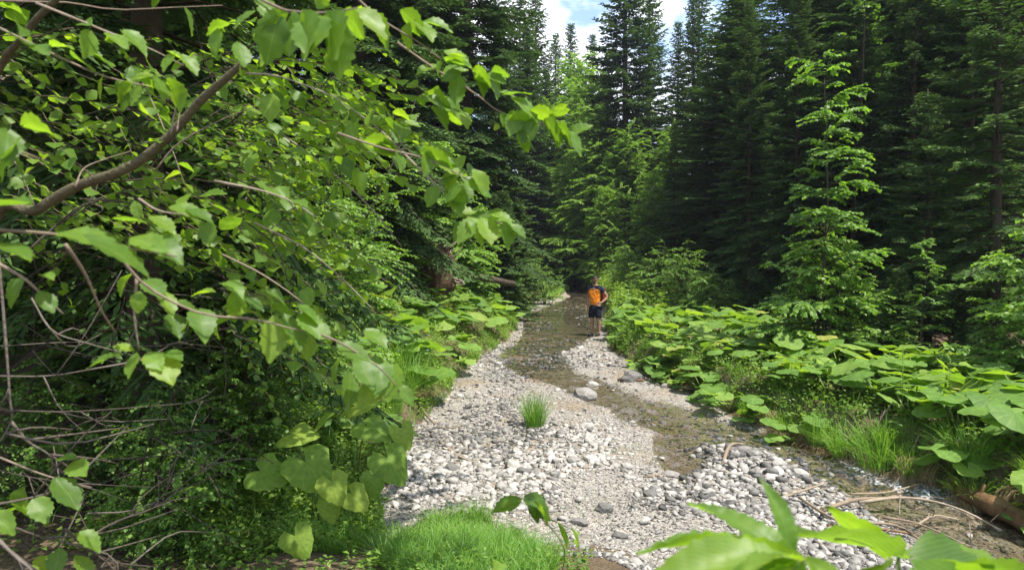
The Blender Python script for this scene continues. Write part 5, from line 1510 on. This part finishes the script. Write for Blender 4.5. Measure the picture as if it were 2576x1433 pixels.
stick('thin brownish twig lying left of the straight brown stick', [(1030, 1160), (1100, 1163), (1180, 1165), (1220, 1160)], 0.010, 0.006, 'drift')
stick('short whitish stick between the pebbles right of the brown stick', [(1302, 1172), (1304, 1190), (1306, 1205)], 0.010, 0.008, 'drift')
stick('forked whitish stick at the shallow side water', [(1618, 1212), (1660, 1208), (1685, 1200), (1702, 1190)], 0.013, 0.008, 'drift', nside=2)
stick('grey twig at the lower right of the gravel behind the blurred leaves', [(1615, 1240), (1635, 1270), (1655, 1300)], 0.011, 0.007, 'dead')
stick('yellowish bent driftwood on the heap of pale stones', [(1818, 1192), (1832, 1168), (1850, 1160), (1872, 1148)], 0.022, 0.014, 'drift', (0.0, 0.05, 0.07, 0.09))
stick('pale branch standing out of the water at the right bank', [(2140, 1172), (2185, 1172), (2225, 1172)], 0.012, 0.006, 'drift', (0.0, 0.12, 0.24), 4)
stick('thin branch leaning over the white rapids', [(2200, 1215), (2260, 1208), (2310, 1205)], 0.010, 0.005, 'drift', (0.03, 0.06, 0.10), 1)
stick('brown twig on the undercut right bank', [(1715, 985), (1780, 1012), (1830, 1026), (1880, 1030)], 0.014, 0.008, 'drift', 0.03)
stick('whitish flat stick at the foot of the right bank', [(1900, 1070), (1930, 1085), (1965, 1096)], 0.020, 0.012, 'drift', 0.03)
stick('dark flat slab of wood at the far edge of the gravel', [(1555, 965), (1590, 970), (1620, 973)], 0.035, 0.02, 'log')
G_D = 'driftwood heap at the lower right'
for i, (lb, pts, r0, r1, mt, lf, ns) in enumerate([
    ('longest branch of the driftwood heap, curving down to the log', [(2160, 1300), (2280, 1290), (2400, 1310), (2520, 1345)], 0.016, 0.008, 'drift', (0.08, 0.14, 0.12, 0.03), 3),
    ('pinkish bare stick on top of the driftwood heap', [(2070, 1310), (2150, 1300), (2220, 1290), (2265, 1285)], 0.020, 0.014, 'drift', (0.06, 0.10, 0.13, 0.14), 1),
    ('thin branch trailing from the heap toward the log', [(2220, 1320), (2300, 1330), (2380, 1360), (2470, 1400)], 0.012, 0.007, 'drift', (0.05, 0.05, 0.04, 0.02), 3),
    ('stick at the near side of the driftwood heap', [(2100, 1360), (2180, 1345), (2260, 1350), (2320, 1375)], 0.014, 0.009, 'drift', (0.03, 0.08, 0.07, 0.03), 2),
    ('stick slanting under the pinkish bare one', [(2010, 1280), (2060, 1310), (2120, 1345), (2150, 1375)], 0.016, 0.009, 'drift', (0.05, 0.06, 0.06, 0.03), 2),
    ('short stick at the left end of the driftwood heap', [(1960, 1270), (2030, 1262), (2080, 1250)], 0.014, 0.008, 'drift', (0.02, 0.07, 0.08), 1),
    ('stick pointing at the white rapids from the heap', [(2140, 1275), (2230, 1262), (2320, 1240)], 0.011, 0.006, 'drift', (0.06, 0.09, 0.10), 1),
    ('dark wet stick beneath the driftwood heap', [(2080, 1330), (2180, 1335), (2290, 1345)], 0.020, 0.012, 'log', 0.0, 0),
    ('upright splinter in the middle of the driftwood heap', [(2262, 1302), (2262, 1300), (2264, 1298)], 0.008, 0.005, 'drift', (0.02, 0.12, 0.20), 0),
    ('forked stick at the water side of the driftwood heap', [(2300, 1335), (2350, 1318), (2410, 1322)], 0.013, 0.007, 'drift', (0.03, 0.07, 0.05), 4)]):
    stick(lb, pts, r0, r1, mt, lf, ns, group=G_D)
# fine debris of the heap
mbd = MB()
for i in range(40):
    u, v = HR.normal(2180, 110), HR.normal(1315, 38)
    x, y = gpx(u, v); z = float(hz(x, y)) + HR.uniform(0.0, 0.09); l = HR.uniform(0.08, 0.4); a = HR.normal(-0.4, 0.8)
    dv = np.array([math.cos(a), math.sin(a), HR.normal(0, 0.15)])
    p0 = np.array([x, y, z])
    add_tube(mbd, smooth_line([p0, p0 + dv * l * 0.5 + HR.normal(0, 0.015, 3), p0 + dv * l], 4), [0.004, 0.004, 0.003, 0.002], 3, HR.uniform(0, 1))
o = mbd.build('driftwood_debris', M['drift'], None, True); tag(o, 'fine twigs washed into the driftwood heap', 'debris', None, 'stuff')
# wet log
x0, y0 = gpx(2415, 1262); x1, y1 = gpx(2680, 1392)
mb = MB(); pl = smooth_line([[x0, y0, float(zbed(y0)) + 0.12], [(x0 + x1) / 2, (y0 + y1) / 2, float(zbed(5.8)) + 0.12], [x1, y1, float(zbed(y1)) + 0.10]], 16)
add_tube(mb, pl - pl[0], np.linspace(0.085, 0.105, 16) * (1 + 0.06 * HR.standard_normal(16)), 12, 0.5)
lg = thing('fallen_log', 'wet brown log lying in the stream at the right edge', 'log', pl[0])
mb.build('log_body', M['log'], lg, True)
for j, dv, l in [(3, (0.1, -0.3, 0.9), 0.10), (7, (-0.5, -0.6, 0.5), 0.09)]:
    m2 = MB(); p_ = pl[j] - pl[0]; add_tube(m2, np.array([p_, p_ + np.array(dv) * 0.08, p_ + np.array(dv) * (0.08 + l)]), [0.03, 0.022, 0.016], 6); m2.build('branch_stub', M['log'], lg, True)

# ------------------------------------------------------------------ uprooted stump with its log on the left bank
sp_ = ground_px(1112, 742); sp_ = np.array([X(1108, 18.3), 18.3, 0]); sp_[2] = float(hz(sp_[0], sp_[1]))
st_ = thing('uprooted_stump', 'uprooted stump with brown root plate and pale trunk on the left bank', 'stump', sp_)
st_.scale = (1.35, 1.35, 1.35)
M['rootplate'] = plain_mat('root_earth', [(0.0, (0.05, 0.03, 0.02)), (0.5, (0.16, 0.10, 0.065)), (1.0, (0.30, 0.20, 0.13))], 0.95, 0.1, 0.5, 0.0, 0.9, 6, 1.0, 12)
r_ = np.random.default_rng(9)
nu, nvv = 12, 18
V = []
for i in range(nu + 1):
    for j in range(nvv):
        th, ph = PI * i / nu, 2 * PI * j / nvv
        k_ = 1 + 0.22 * math.sin(3 * ph + 5 * th) * math.sin(2 * th + ph) + 0.10 * r_.standard_normal()
        V.append((0.34 * math.sin(th) * math.cos(ph) * k_, 0.22 * math.sin(th) * math.sin(ph) * k_, 0.62 + 0.62 * math.cos(th) * (1 + 0.05 * r_.standard_normal())))
F = [(i * nvv + j, i * nvv + (j + 1) % nvv, (i + 1) * nvv + (j + 1) % nvv, (i + 1) * nvv + j) for i in range(nu) for j in range(nvv)]
mb = MB(); mb.add(np.array(V) + np.array([-0.05, 0, 0]), F); mb.build('root_plate', M['rootplate'], st_, True)
for i in range(22):
    a = r_.uniform(0, 6.28); o_ = np.array([0.30 * math.cos(a) - 0.03, -0.12, 0.62 + 0.5 * math.sin(a)])
    dv = np.array([math.cos(a) * 0.8 + 0.2, -0.55, math.sin(a) * 0.8]) * r_.uniform(0.18, 0.42)
    mb = MB(); add_tube(mb, smooth_line([o_, o_ + dv * 0.5 + r_.normal(0, 0.05, 3), o_ + dv + r_.normal(0, 0.08, 3)], 6), np.linspace(0.022, 0.006, 6), 4, r_.uniform(0.3, 1)); mb.build('root', M['drift' if i % 3 == 0 else 'twig'], st_, True)
mb = MB(); add_tube(mb, smooth_line([[0.10, 0.1, 0.62], [0.6, 0.5, 0.50], [1.5, 1.1, 0.30]], 8), np.linspace(0.09, 0.06, 8), 10); mb.build('trunk', M['bark'], st_, True)

# ------------------------------------------------------------------ plants very near the camera, lower right and bottom
def near_plant(label, base, leaves, stems, name='leafy_shoot', r0=0.006):
    t = thing(name, label, 'plant', base, 'plants close to the camera')
    for pts in stems:
        mb = MB(); p = smooth_line(np.array(pts) - base, 10); add_tube(mb, p, np.linspace(r0, r0 * 0.5, 10), 6); mb.build('stem', M['stem'], t, True)
    for (u, v, px, ang, d, tow, kind) in leaves:
        a = math.radians(ang); s = px * d / FPX
        o = obj('leaf', (LN_ if kind == 'l' else HZ if kind == 'h' else BU)[int(HR.integers(4))], None, t)
        if math.sin(a) > 0.8:
            set_frame(o, P(u, v, d) - base, np.array([math.cos(a), tow, math.sin(a)]), np.array([0.35, -1.0, 0.3]), s)
            continue
        set_frame(o, P(u, v, d) - base, np.array([math.cos(a), tow, math.sin(a)]), np.array([0.15 + HR.normal(0, 0.3), (-0.55 if HR.uniform() < 0.55 else 0.5) + HR.normal(0, 0.2), 1.0]), s)
    return t
b0 = np.array([P(2010, 1433, 0.95)[0], 0.95, float(hz(0.4, 0.95))])
near_plant('bright leafy shoot with long serrated leaves, blurred in the near foreground', b0, [
    (1985, 1417, 368, 172, 0.82, -0.1, 'l'), (1990, 1402, 368, 158, 0.86, 0.1, 'l'), (1985, 1422, 386, 190, 0.78, -0.2, 'l'), (1990, 1382, 174, 100, 0.88, 0.1, 'l'), (2010, 1407, 239, 150, 0.8, -0.5, 'l'),
    (2030, 1412, 184, -28, 0.84, -0.1, 'l'), (2000, 1422, 303, 215, 0.78, -0.4, 'l'), (2010, 1422, 239, 250, 0.8, -0.5, 'l'), (2040, 1432, 202, -60, 0.8, -0.3, 'l'), (1990, 1412, 276, 140, 0.92, 0.5, 'l'), (1970, 1432, 303, 200, 0.9, 0.2, 'l')],
    [[b0, b0 + np.array([0.01, 0.0, 0.5]), P(2000, 1410, 0.87)]])
b1 = np.array([P(2330, 1433, 1.1)[0], 1.1, float(hz(0.7, 1.1))])
near_plant('broad-leaved plant right of the blurred bright shoot at the bottom edge', b1, [
    (2250, 1395, 300, 155, 1.05, -0.1, 'h'), (2270, 1400, 250, 165, 1.1, 0.2, 'h'), (2280, 1400, 260, 5, 1.05, -0.2, 'h'), (2300, 1405, 250, -10, 1.0, 0.0, 'h'), (2350, 1420, 230, -15, 1.0, -0.3, 'h'), (2240, 1420, 230, 195, 1.0, -0.3, 'h'), (2300, 1430, 240, -40, 0.95, -0.4, 'h'), (2230, 1400, 180, 130, 1.15, 0.3, 'h'), (2400, 1440, 200, 10, 1.0, -0.1, 'h')],
    [[b1, b1 + np.array([0, 0, 0.5]), P(2260, 1400, 1.05)]])
b2 = ground_px(1405, 1470)
near_plant('small maple-like seedling over the gravel at the bottom centre', b2, [
    (1310, 1258, 78, 195, 3.3, -0.1, 'h'), (1320, 1252, 85, -25, 3.3, -0.1, 'h'), (1330, 1258, 60, -60, 3.3, -0.3, 'h'), (1345, 1262, 66, -50, 3.25, -0.1, 'h'), (1405, 1320, 62, -55, 3.2, -0.2, 'l'), (1440, 1330, 60, -65, 3.2, -0.3, 'l')],
    [[b2, P(1420, 1380, 3.3), P(1360, 1300, 3.3), P(1318, 1255, 3.3)], [P(1360, 1300, 3.3), P(1400, 1312, 3.2), P(1440, 1332, 3.2)]], 'seedling', 0.004)

# herb stalks sticking out of the right bank
for i, (u, v, d, h, lb) in enumerate([(2275, 880, 7.6, 0.55, 'upright leafy stalk rising from the butterburs below the dark hollow'), (2395, 905, 7.2, 0.4, 'shorter leafy stalk right of the upright one')]):
    x_, y_ = X(u, d), d; zg = float(hz(x_, y_))
    top = P(u, v, d)[2]
    base = np.array([x_, y_, zg])
    t = thing('herb_stalk', lb, 'plant', base)
    mb = MB(); add_tube(mb, np.array([(0, 0, 0), (0.01, 0, (top - zg) / 2), (0, 0, top - zg)]), [0.006, 0.005, 0.003], 5); mb.build('stem', M['stem'], t, True)
    for k in range(12):
        o = obj('leaf', LN_[k % 4], None, t); a = k * 2.4
        set_frame(o, np.array([0, 0, (top - zg) * (0.5 + 0.5 * k / 11)]), np.array([math.cos(a), math.sin(a), 0.3]), np.array([-0.2 * math.cos(a), -0.2 * math.sin(a), 1]), 0.13 - 0.005 * k)
# ------------------------------------------------------------------ the hiker
def skin_mesh(name, verts, edges, radii, mat, parent, sub=2, root=0):
    me = bpy.data.meshes.new(name)
    me.from_pydata(verts, edges, [])
    me.update()
    o = bpy.data.objects.new(name, me)
    COL.objects.link(o)
    o.parent = parent
    sm = o.modifiers.new('skin', 'SKIN')
    sm.use_smooth_shade = True
    if not me.skin_vertices:
        bpy.context.view_layer.objects.active = o
    sv = me.skin_vertices[0].data if me.skin_vertices else None
    if sv is None:
        with bpy.context.temp_override(object=o, active_object=o):
            bpy.ops.mesh.customdata_skin_add()
        sv = me.skin_vertices[0].data
    for i, r_ in enumerate(radii):
        sv[i].radius = (r_, r_) if np.isscalar(r_) else r_
        sv[i].use_root = (i == root)
    ss = o.modifiers.new('smooth', 'SUBSURF'); ss.levels = sub; ss.render_levels = sub
    me.materials.append(mat)
    return o

M['skin'] = plain_mat('skin', [(0.0, (0.30, 0.17, 0.11)), (1.0, (0.42, 0.25, 0.17))], 0.55, 0.3, 0.5, 0, 0.3, 12)
M['navy'] = plain_mat('navy_cloth', [(0.0, (0.010, 0.012, 0.030)), (1.0, (0.028, 0.032, 0.065))], 0.85, 0.15, 0.5, 0, 0.6, 25, 0.3, 30)
M['shorts'] = plain_mat('dark_shorts', [(0.0, (0.010, 0.012, 0.022)), (1.0, (0.03, 0.034, 0.052))], 0.85, 0.15, 0.5, 0, 0.6, 25, 0.3, 30)
M['hair'] = plain_mat('dark_hair', [(0.0, (0.012, 0.008, 0.006)), (1.0, (0.05, 0.034, 0.024))], 0.6, 0.3, 0.5, 0, 0.6, 60, 0.5, 120)
M['shoe'] = plain_mat('dark_shoe', [(0.0, (0.012, 0.012, 0.013)), (1.0, (0.05, 0.048, 0.046))], 0.7, 0.2, 0.5, 0, 0.6, 30)
M['pack'] = plain_mat('rust_red_pack', [(0.0, (0.12, 0.025, 0.012)), (1.0, (0.26, 0.06, 0.025))], 0.8, 0.2, 0.5, 0, 0.5, 20, 0.3, 30)
# raglan shirt: orange body, navy shoulders and sleeves
m, N, L, out = mat_new('raglan_shirt')
tc = N.new("ShaderNodeTexCoord"); sp = N.new("ShaderNodeSeparateXYZ"); L.new(tc.outputs["Object"], sp.inputs[0])
ab = N.new("ShaderNodeMath"); ab.operation = 'ABSOLUTE'; L.new(sp.outputs[0], ab.inputs[0])
sl = N.new("ShaderNodeMath"); sl.operation = 'MULTIPLY_ADD'; sl.inputs[1].default_value = -0.33; sl.inputs[2].default_value = 0.62
L.new(sp.outputs[2], sl.inputs[0])                       # half width of the orange panel narrows upward
lt = N.new("ShaderNodeMath"); lt.operation = 'LESS_THAN'; L.new(ab.outputs[0], lt.inputs[0]); L.new(sl.outputs[0], lt.inputs[1])
l2 = N.new("ShaderNodeMath"); l2.operation = 'LESS_THAN'; l2.inputs[1].default_value = 1.365; L.new(sp.outputs[2], l2.inputs[0])
mu = N.new("ShaderNodeMath"); mu.operation = 'MULTIPLY'; L.new(lt.outputs[0], mu.inputs[0]); L.new(l2.outputs[0], mu.inputs[1])
mc = N.new("ShaderNodeMix"); mc.data_type = 'RGBA'; L.new(mu.outputs[0], mc.inputs[0])
mc.inputs[6].default_value = (0.018, 0.020, 0.045, 1); mc.inputs[7].default_value = (0.78, 0.24, 0.02, 1)
pr = N.new("ShaderNodeBsdfPrincipled"); pr.inputs["Roughness"].default_value = 0.8; pr.inputs["Specular IOR Level"].default_value = 0.15
no = N.new("ShaderNodeTexNoise"); no.inputs["Scale"].default_value = 14; L.new(tc.outputs["Object"], no.inputs["Vector"])
bp = N.new("ShaderNodeBump"); bp.inputs["Strength"].default_value = 0.9; bp.inputs["Distance"].default_value = 0.05
L.new(no.outputs[0], bp.inputs["Height"]); L.new(bp.outputs[0], pr.inputs["Normal"])
L.new(mc.outputs[2], pr.inputs["Base Color"]); L.new(pr.outputs[0], out.inputs[0])
M['shirt'] = m

px_, py_ = gpx(1497, 846)
pz_ = float(hz(px_, py_))
person = thing('person', 'hiker in orange and navy shirt and dark shorts standing beside the pool', 'person', (px_, py_, pz_), None, -0.6)

bv = [(0, 0.0, 0.94), (0, 0.012, 1.14), (0, 0.0, 1.32), (0, 0.012, 1.46), (0, 0.0, 1.525), (0, -0.022, 1.60), (0, -0.018, 1.665), (0, -0.01, 1.715)]
br = [(0.145, 0.10), (0.125, 0.09), (0.155, 0.10), (0.085, 0.07), (0.055, 0.055), (0.066, 0.078), (0.076, 0.092), (0.058, 0.072)]
be = [(i, i + 1) for i in range(7)]
def chain(start, pts, rads):
    prev = start
    for p, r_ in zip(pts, rads):
        bv.append(p); br.append(r_); be.append((prev, len(bv) - 1)); prev = len(bv) - 1
    return prev
for sx in (-1, 1):
    chain(0, [(0.095 * sx, 0, 0.86), (0.10 * sx, -0.015, 0.70), (0.105 * sx, -0.02, 0.50), (0.107 * sx, 0.025, 0.34), (0.108 * sx, 0.03, 0.10), (0.113 * sx, -0.05, 0.055), (0.12 * sx, -0.14, 0.04)], [0.092, 0.082, 0.060, 0.058, 0.040, 0.040, 0.032])
hl = chain(2, [(0.175, 0.0, 1.41), (0.27, 0.05, 1.27), (0.345, 0.09, 1.15), (0.30, 0.02, 1.06), (0.225, -0.06, 0.985), (0.185, -0.085, 0.965)], [0.062, 0.050, 0.040, 0.038, 0.028, (0.034, 0.02)])
hr = chain(2, [(-0.175, 0.0, 1.41), (-0.215, 0.01, 1.27), (-0.235, 0.01, 1.14), (-0.24, -0.03, 1.02), (-0.24, -0.06, 0.89), (-0.24, -0.07, 0.83)], [0.062, 0.050, 0.040, 0.038, 0.028, (0.034, 0.02)])
for base, sgn in ((hl, 1), (hr, -1)):
    x, y, z = bv[base]
    for k, (o1, ln) in enumerate([(-0.026, 0.075), (-0.009, 0.085), (0.009, 0.08), (0.026, 0.065)]):
        if sgn > 0:
            chain(base, [(x - 0.03, y - 0.02 + 0.3 * o1, z + o1), (x - 0.03 - ln * 0.5, y - 0.035 + 0.3 * o1, z + o1 - 0.008)], [0.0095, 0.0075])
        else:
            chain(base, [(x, y + o1 - 0.004, z - 0.04), (x + 0.012, y + o1 - 0.012, z - 0.04 - ln * 0.55)], [0.0095, 0.0075])
    chain(base, [(x - 0.012, y - 0.035, z + (0.03 if sgn > 0 else -0.02)), (x - 0.02, y - 0.055, z + (0.035 if sgn > 0 else -0.045))], [0.011, 0.009])
nb_ = len(bv)
chain(5, [(0, -0.105, 1.625)], [0.014])                   # nose
for sx in (-1, 1):
    chain(6, [(0.086 * sx, 0.0, 1.64)], [0.018])          # ears
body = skin_mesh('body', bv, be, br, M['skin'], person, 2)

# shirt (torso and sleeves)
sv_ = [(0, 0.0, 0.83), (0, 0.004, 1.10), (0, 0.0, 1.32), (0, 0.008, 1.44), (0, 0.006, 1.485)]
sr_ = [(0.176, 0.128), (0.158, 0.115), (0.178, 0.122), (0.105, 0.085), (0.072, 0.068)]
se_ = [(0, 1), (1, 2), (2, 3), (3, 4)]
for pts in ([(0.18, 0, 1.40), (0.265, 0.045, 1.275)], [(-0.18, 0, 1.40), (-0.218, 0.01, 1.25)]):
    prev = 2
    for p, r_ in zip(pts, (0.078, 0.070)):
        sv_.append(p); sr_.append(r_); se_.append((prev, len(sv_) - 1)); prev = len(sv_) - 1
skin_mesh('shirt', sv_, se_, sr_, M['shirt'], person, 2)
# shorts
hv = [(0, 0, 0.965), (0, 0, 0.86)]; hr_ = [(0.168, 0.120), (0.165, 0.122)]; he = [(0, 1)]
for sx in (-1, 1):
    b_ = len(hv)
    hv += [(0.098 * sx, -0.004, 0.76), (0.112 * sx, -0.016, 0.52)]; hr_ += [(0.108, 0.110), (0.102, 0.104)]
    he += [(1, b_), (b_, b_ + 1)]
skin_mesh('shorts', hv, he, hr_, M['shorts'], person, 2)
# hair
V, F = [], []
nu, nvv = 7, 14
for i in range(nu + 1):
    for j in range(nvv):
        th, ph = (PI * 0.56) * i / nu, 2 * PI * j / nvv
        back = 0.5 + 0.5 * math.sin(ph)
        thh = th * (0.74 + 0.42 * back)
        k_ = 1 + 0.03 * math.sin(5 * ph + 3 * i)
        V.append((0.087 * math.sin(thh) * math.cos(ph) * k_, 0.103 * math.sin(thh) * math.sin(ph) * k_ - 0.008, 1.655 + 0.103 * math.cos(thh)))
F = [(i * nvv + j, (i + 1) * nvv + j, (i + 1) * nvv + (j + 1) % nvv, i * nvv + (j + 1) % nvv) for i in range(nu) for j in range(nvv)]
mb = MB(); mb.add(np.array(V), F); mb.build('hair', M['hair'], person, True)
def lump(name, c, r_, mat, parent, seg=8):
    V, F = [], []
    for i in range(seg + 1):
        for j in range(seg * 2):
            th, ph = PI * i / seg, PI * j / seg
            V.append((c[0] + r_[0] * math.sin(th) * math.cos(ph), c[1] + r_[1] * math.sin(th) * math.sin(ph), c[2] + r_[2] * math.cos(th)))
    n = seg * 2
    F = [(i * n + j, (i + 1) * n + j, (i + 1) * n + (j + 1) % n, i * n + (j + 1) % n) for i in range(seg) for j in range(n)]
    mb = MB(); mb.add(np.array(V), F); return mb.build(name, mat, parent, True)
for sx in (-1, 1):
    lump('eye', (0.032 * sx, -0.094, 1.652), (0.012, 0.008, 0.007), M['hair'], person, 5)
    lump('eyebrow', (0.034 * sx, -0.098, 1.672), (0.020, 0.006, 0.005), M['hair'], person, 5)
lump('mouth', (0, -0.092, 1.580), (0.022, 0.008, 0.005), M['rootplate'], person, 5)
lump('beard', (0, -0.062, 1.562), (0.050, 0.040, 0.026), M['hair'], person, 6)
for sx in (-1, 1):
    # shoe: upper and sole
    sh = lump('shoe', (0.114 * sx, -0.055, 0.062), (0.052, 0.142, 0.058), M['shoe'], person, 8)
    V = [(0.114 * sx + 0.05 * math.cos(a) * (1.0 if math.sin(a) < 0 else 0.85), -0.055 + 0.15 * math.sin(a), z) for z in (0.0, 0.026) for a in np.linspace(0, 2 * PI, 16, endpoint=False)]
    F4 = [(j, (j + 1) % 16, 16 + (j + 1) % 16, 16 + j) for j in range(16)]
    mb = MB(); mb.add(np.array(V), F4); mb.F.append(np.array([list(range(15, -1, -1))])); mb.F.append(np.array([list(range(16, 32))]))
    mb.build('sole', M['shoe'], sh)
# day pack on his back
bp_me = bmesh.new()
bmesh.ops.create_cube(bp_me, size=1.0)
for v in bp_me.verts:
    v.co = (v.co.x * 0.30, v.co.y * 0.17, v.co.z * 0.46)
bmesh.ops.bevel(bp_me, geom=list(bp_me.edges), offset=0.055, segments=4, affect='EDGES', profile=0.6)
me = bpy.data.meshes.new('pack_body'); bp_me.to_mesh(me); bp_me.free()
for p_ in me.polygons: p_.use_smooth = True
R_ = Matrix.Rotation(-0.6, 3, 'Z')
pl_ = Vector((px_, py_, pz_)) + R_ @ Vector((0.05, 0.21, 0))
pack = thing('backpack', 'dark red day pack worn on the back of the hiker', 'backpack', pl_, None, -0.6)
o = obj('pack_body', me, M['pack'], pack); o.location = (0, 0, 1.18)
bq = bmesh.new(); bmesh.ops.create_cube(bq, size=1.0)
for v in bq.verts: v.co = (v.co.x * 0.22, v.co.y * 0.06, v.co.z * 0.20)
bmesh.ops.bevel(bq, geom=list(bq.edges), offset=0.025, segments=3, affect='EDGES')
me = bpy.data.meshes.new('front_pocket'); bq.to_mesh(me); bq.free()
o = obj('front_pocket', me, M['shoe'], pack); o.location = (0, 0.10, 1.08)
for sx in (-1, 1):
    mb = MB(); add_tube(mb, smooth_line([(0.09 * sx - 0.05, -0.09, 1.36), (0.13 * sx - 0.05, -0.20, 1.46), (0.168 * sx - 0.05, -0.30, 1.38), (0.20 * sx - 0.05, -0.22, 1.26), (0.18 * sx - 0.05, -0.12, 1.10)], 14), 0.012, 6)
    mb.build('shoulder_strap', M['shoe'], pack, True)

# ------------------------------------------------------------------ the air in the valley
hm = bpy.data.materials.new('valley_air'); hm.use_nodes = True
hn = hm.node_tree.nodes; hn.clear()
ho = hn.new("ShaderNodeOutputMaterial"); hv_ = hn.new("ShaderNodeVolumePrincipled")
hv_.inputs["Color"].default_value = (0.80, 0.88, 1.0, 1)
hv_.inputs["Density"].default_value = 0.00045
hv_.inputs["Anisotropy"].default_value = 0.2
hm.node_tree.links.new(hv_.outputs[0], ho.inputs["Volume"])
zmin = float(GZ.min()) - 1.0
bx_ = [(-97, -20, zmin), (103, -20, zmin), (103, 205, zmin), (-97, 205, zmin), (-97, -20, 75), (103, -20, 75), (103, 205, 75), (-97, 205, 75)]
mb = MB(); mb.add(np.array(bx_, float), [(3, 2, 1, 0), (4, 5, 6, 7), (0, 1, 5, 4), (1, 2, 6, 5), (2, 3, 7, 6), (3, 0, 4, 7)])
hz_o = mb.build('haze', hm); hz_o['kind'] = 'stuff'; hz_o['label'] = 'thin bluish summer haze in the valley air'
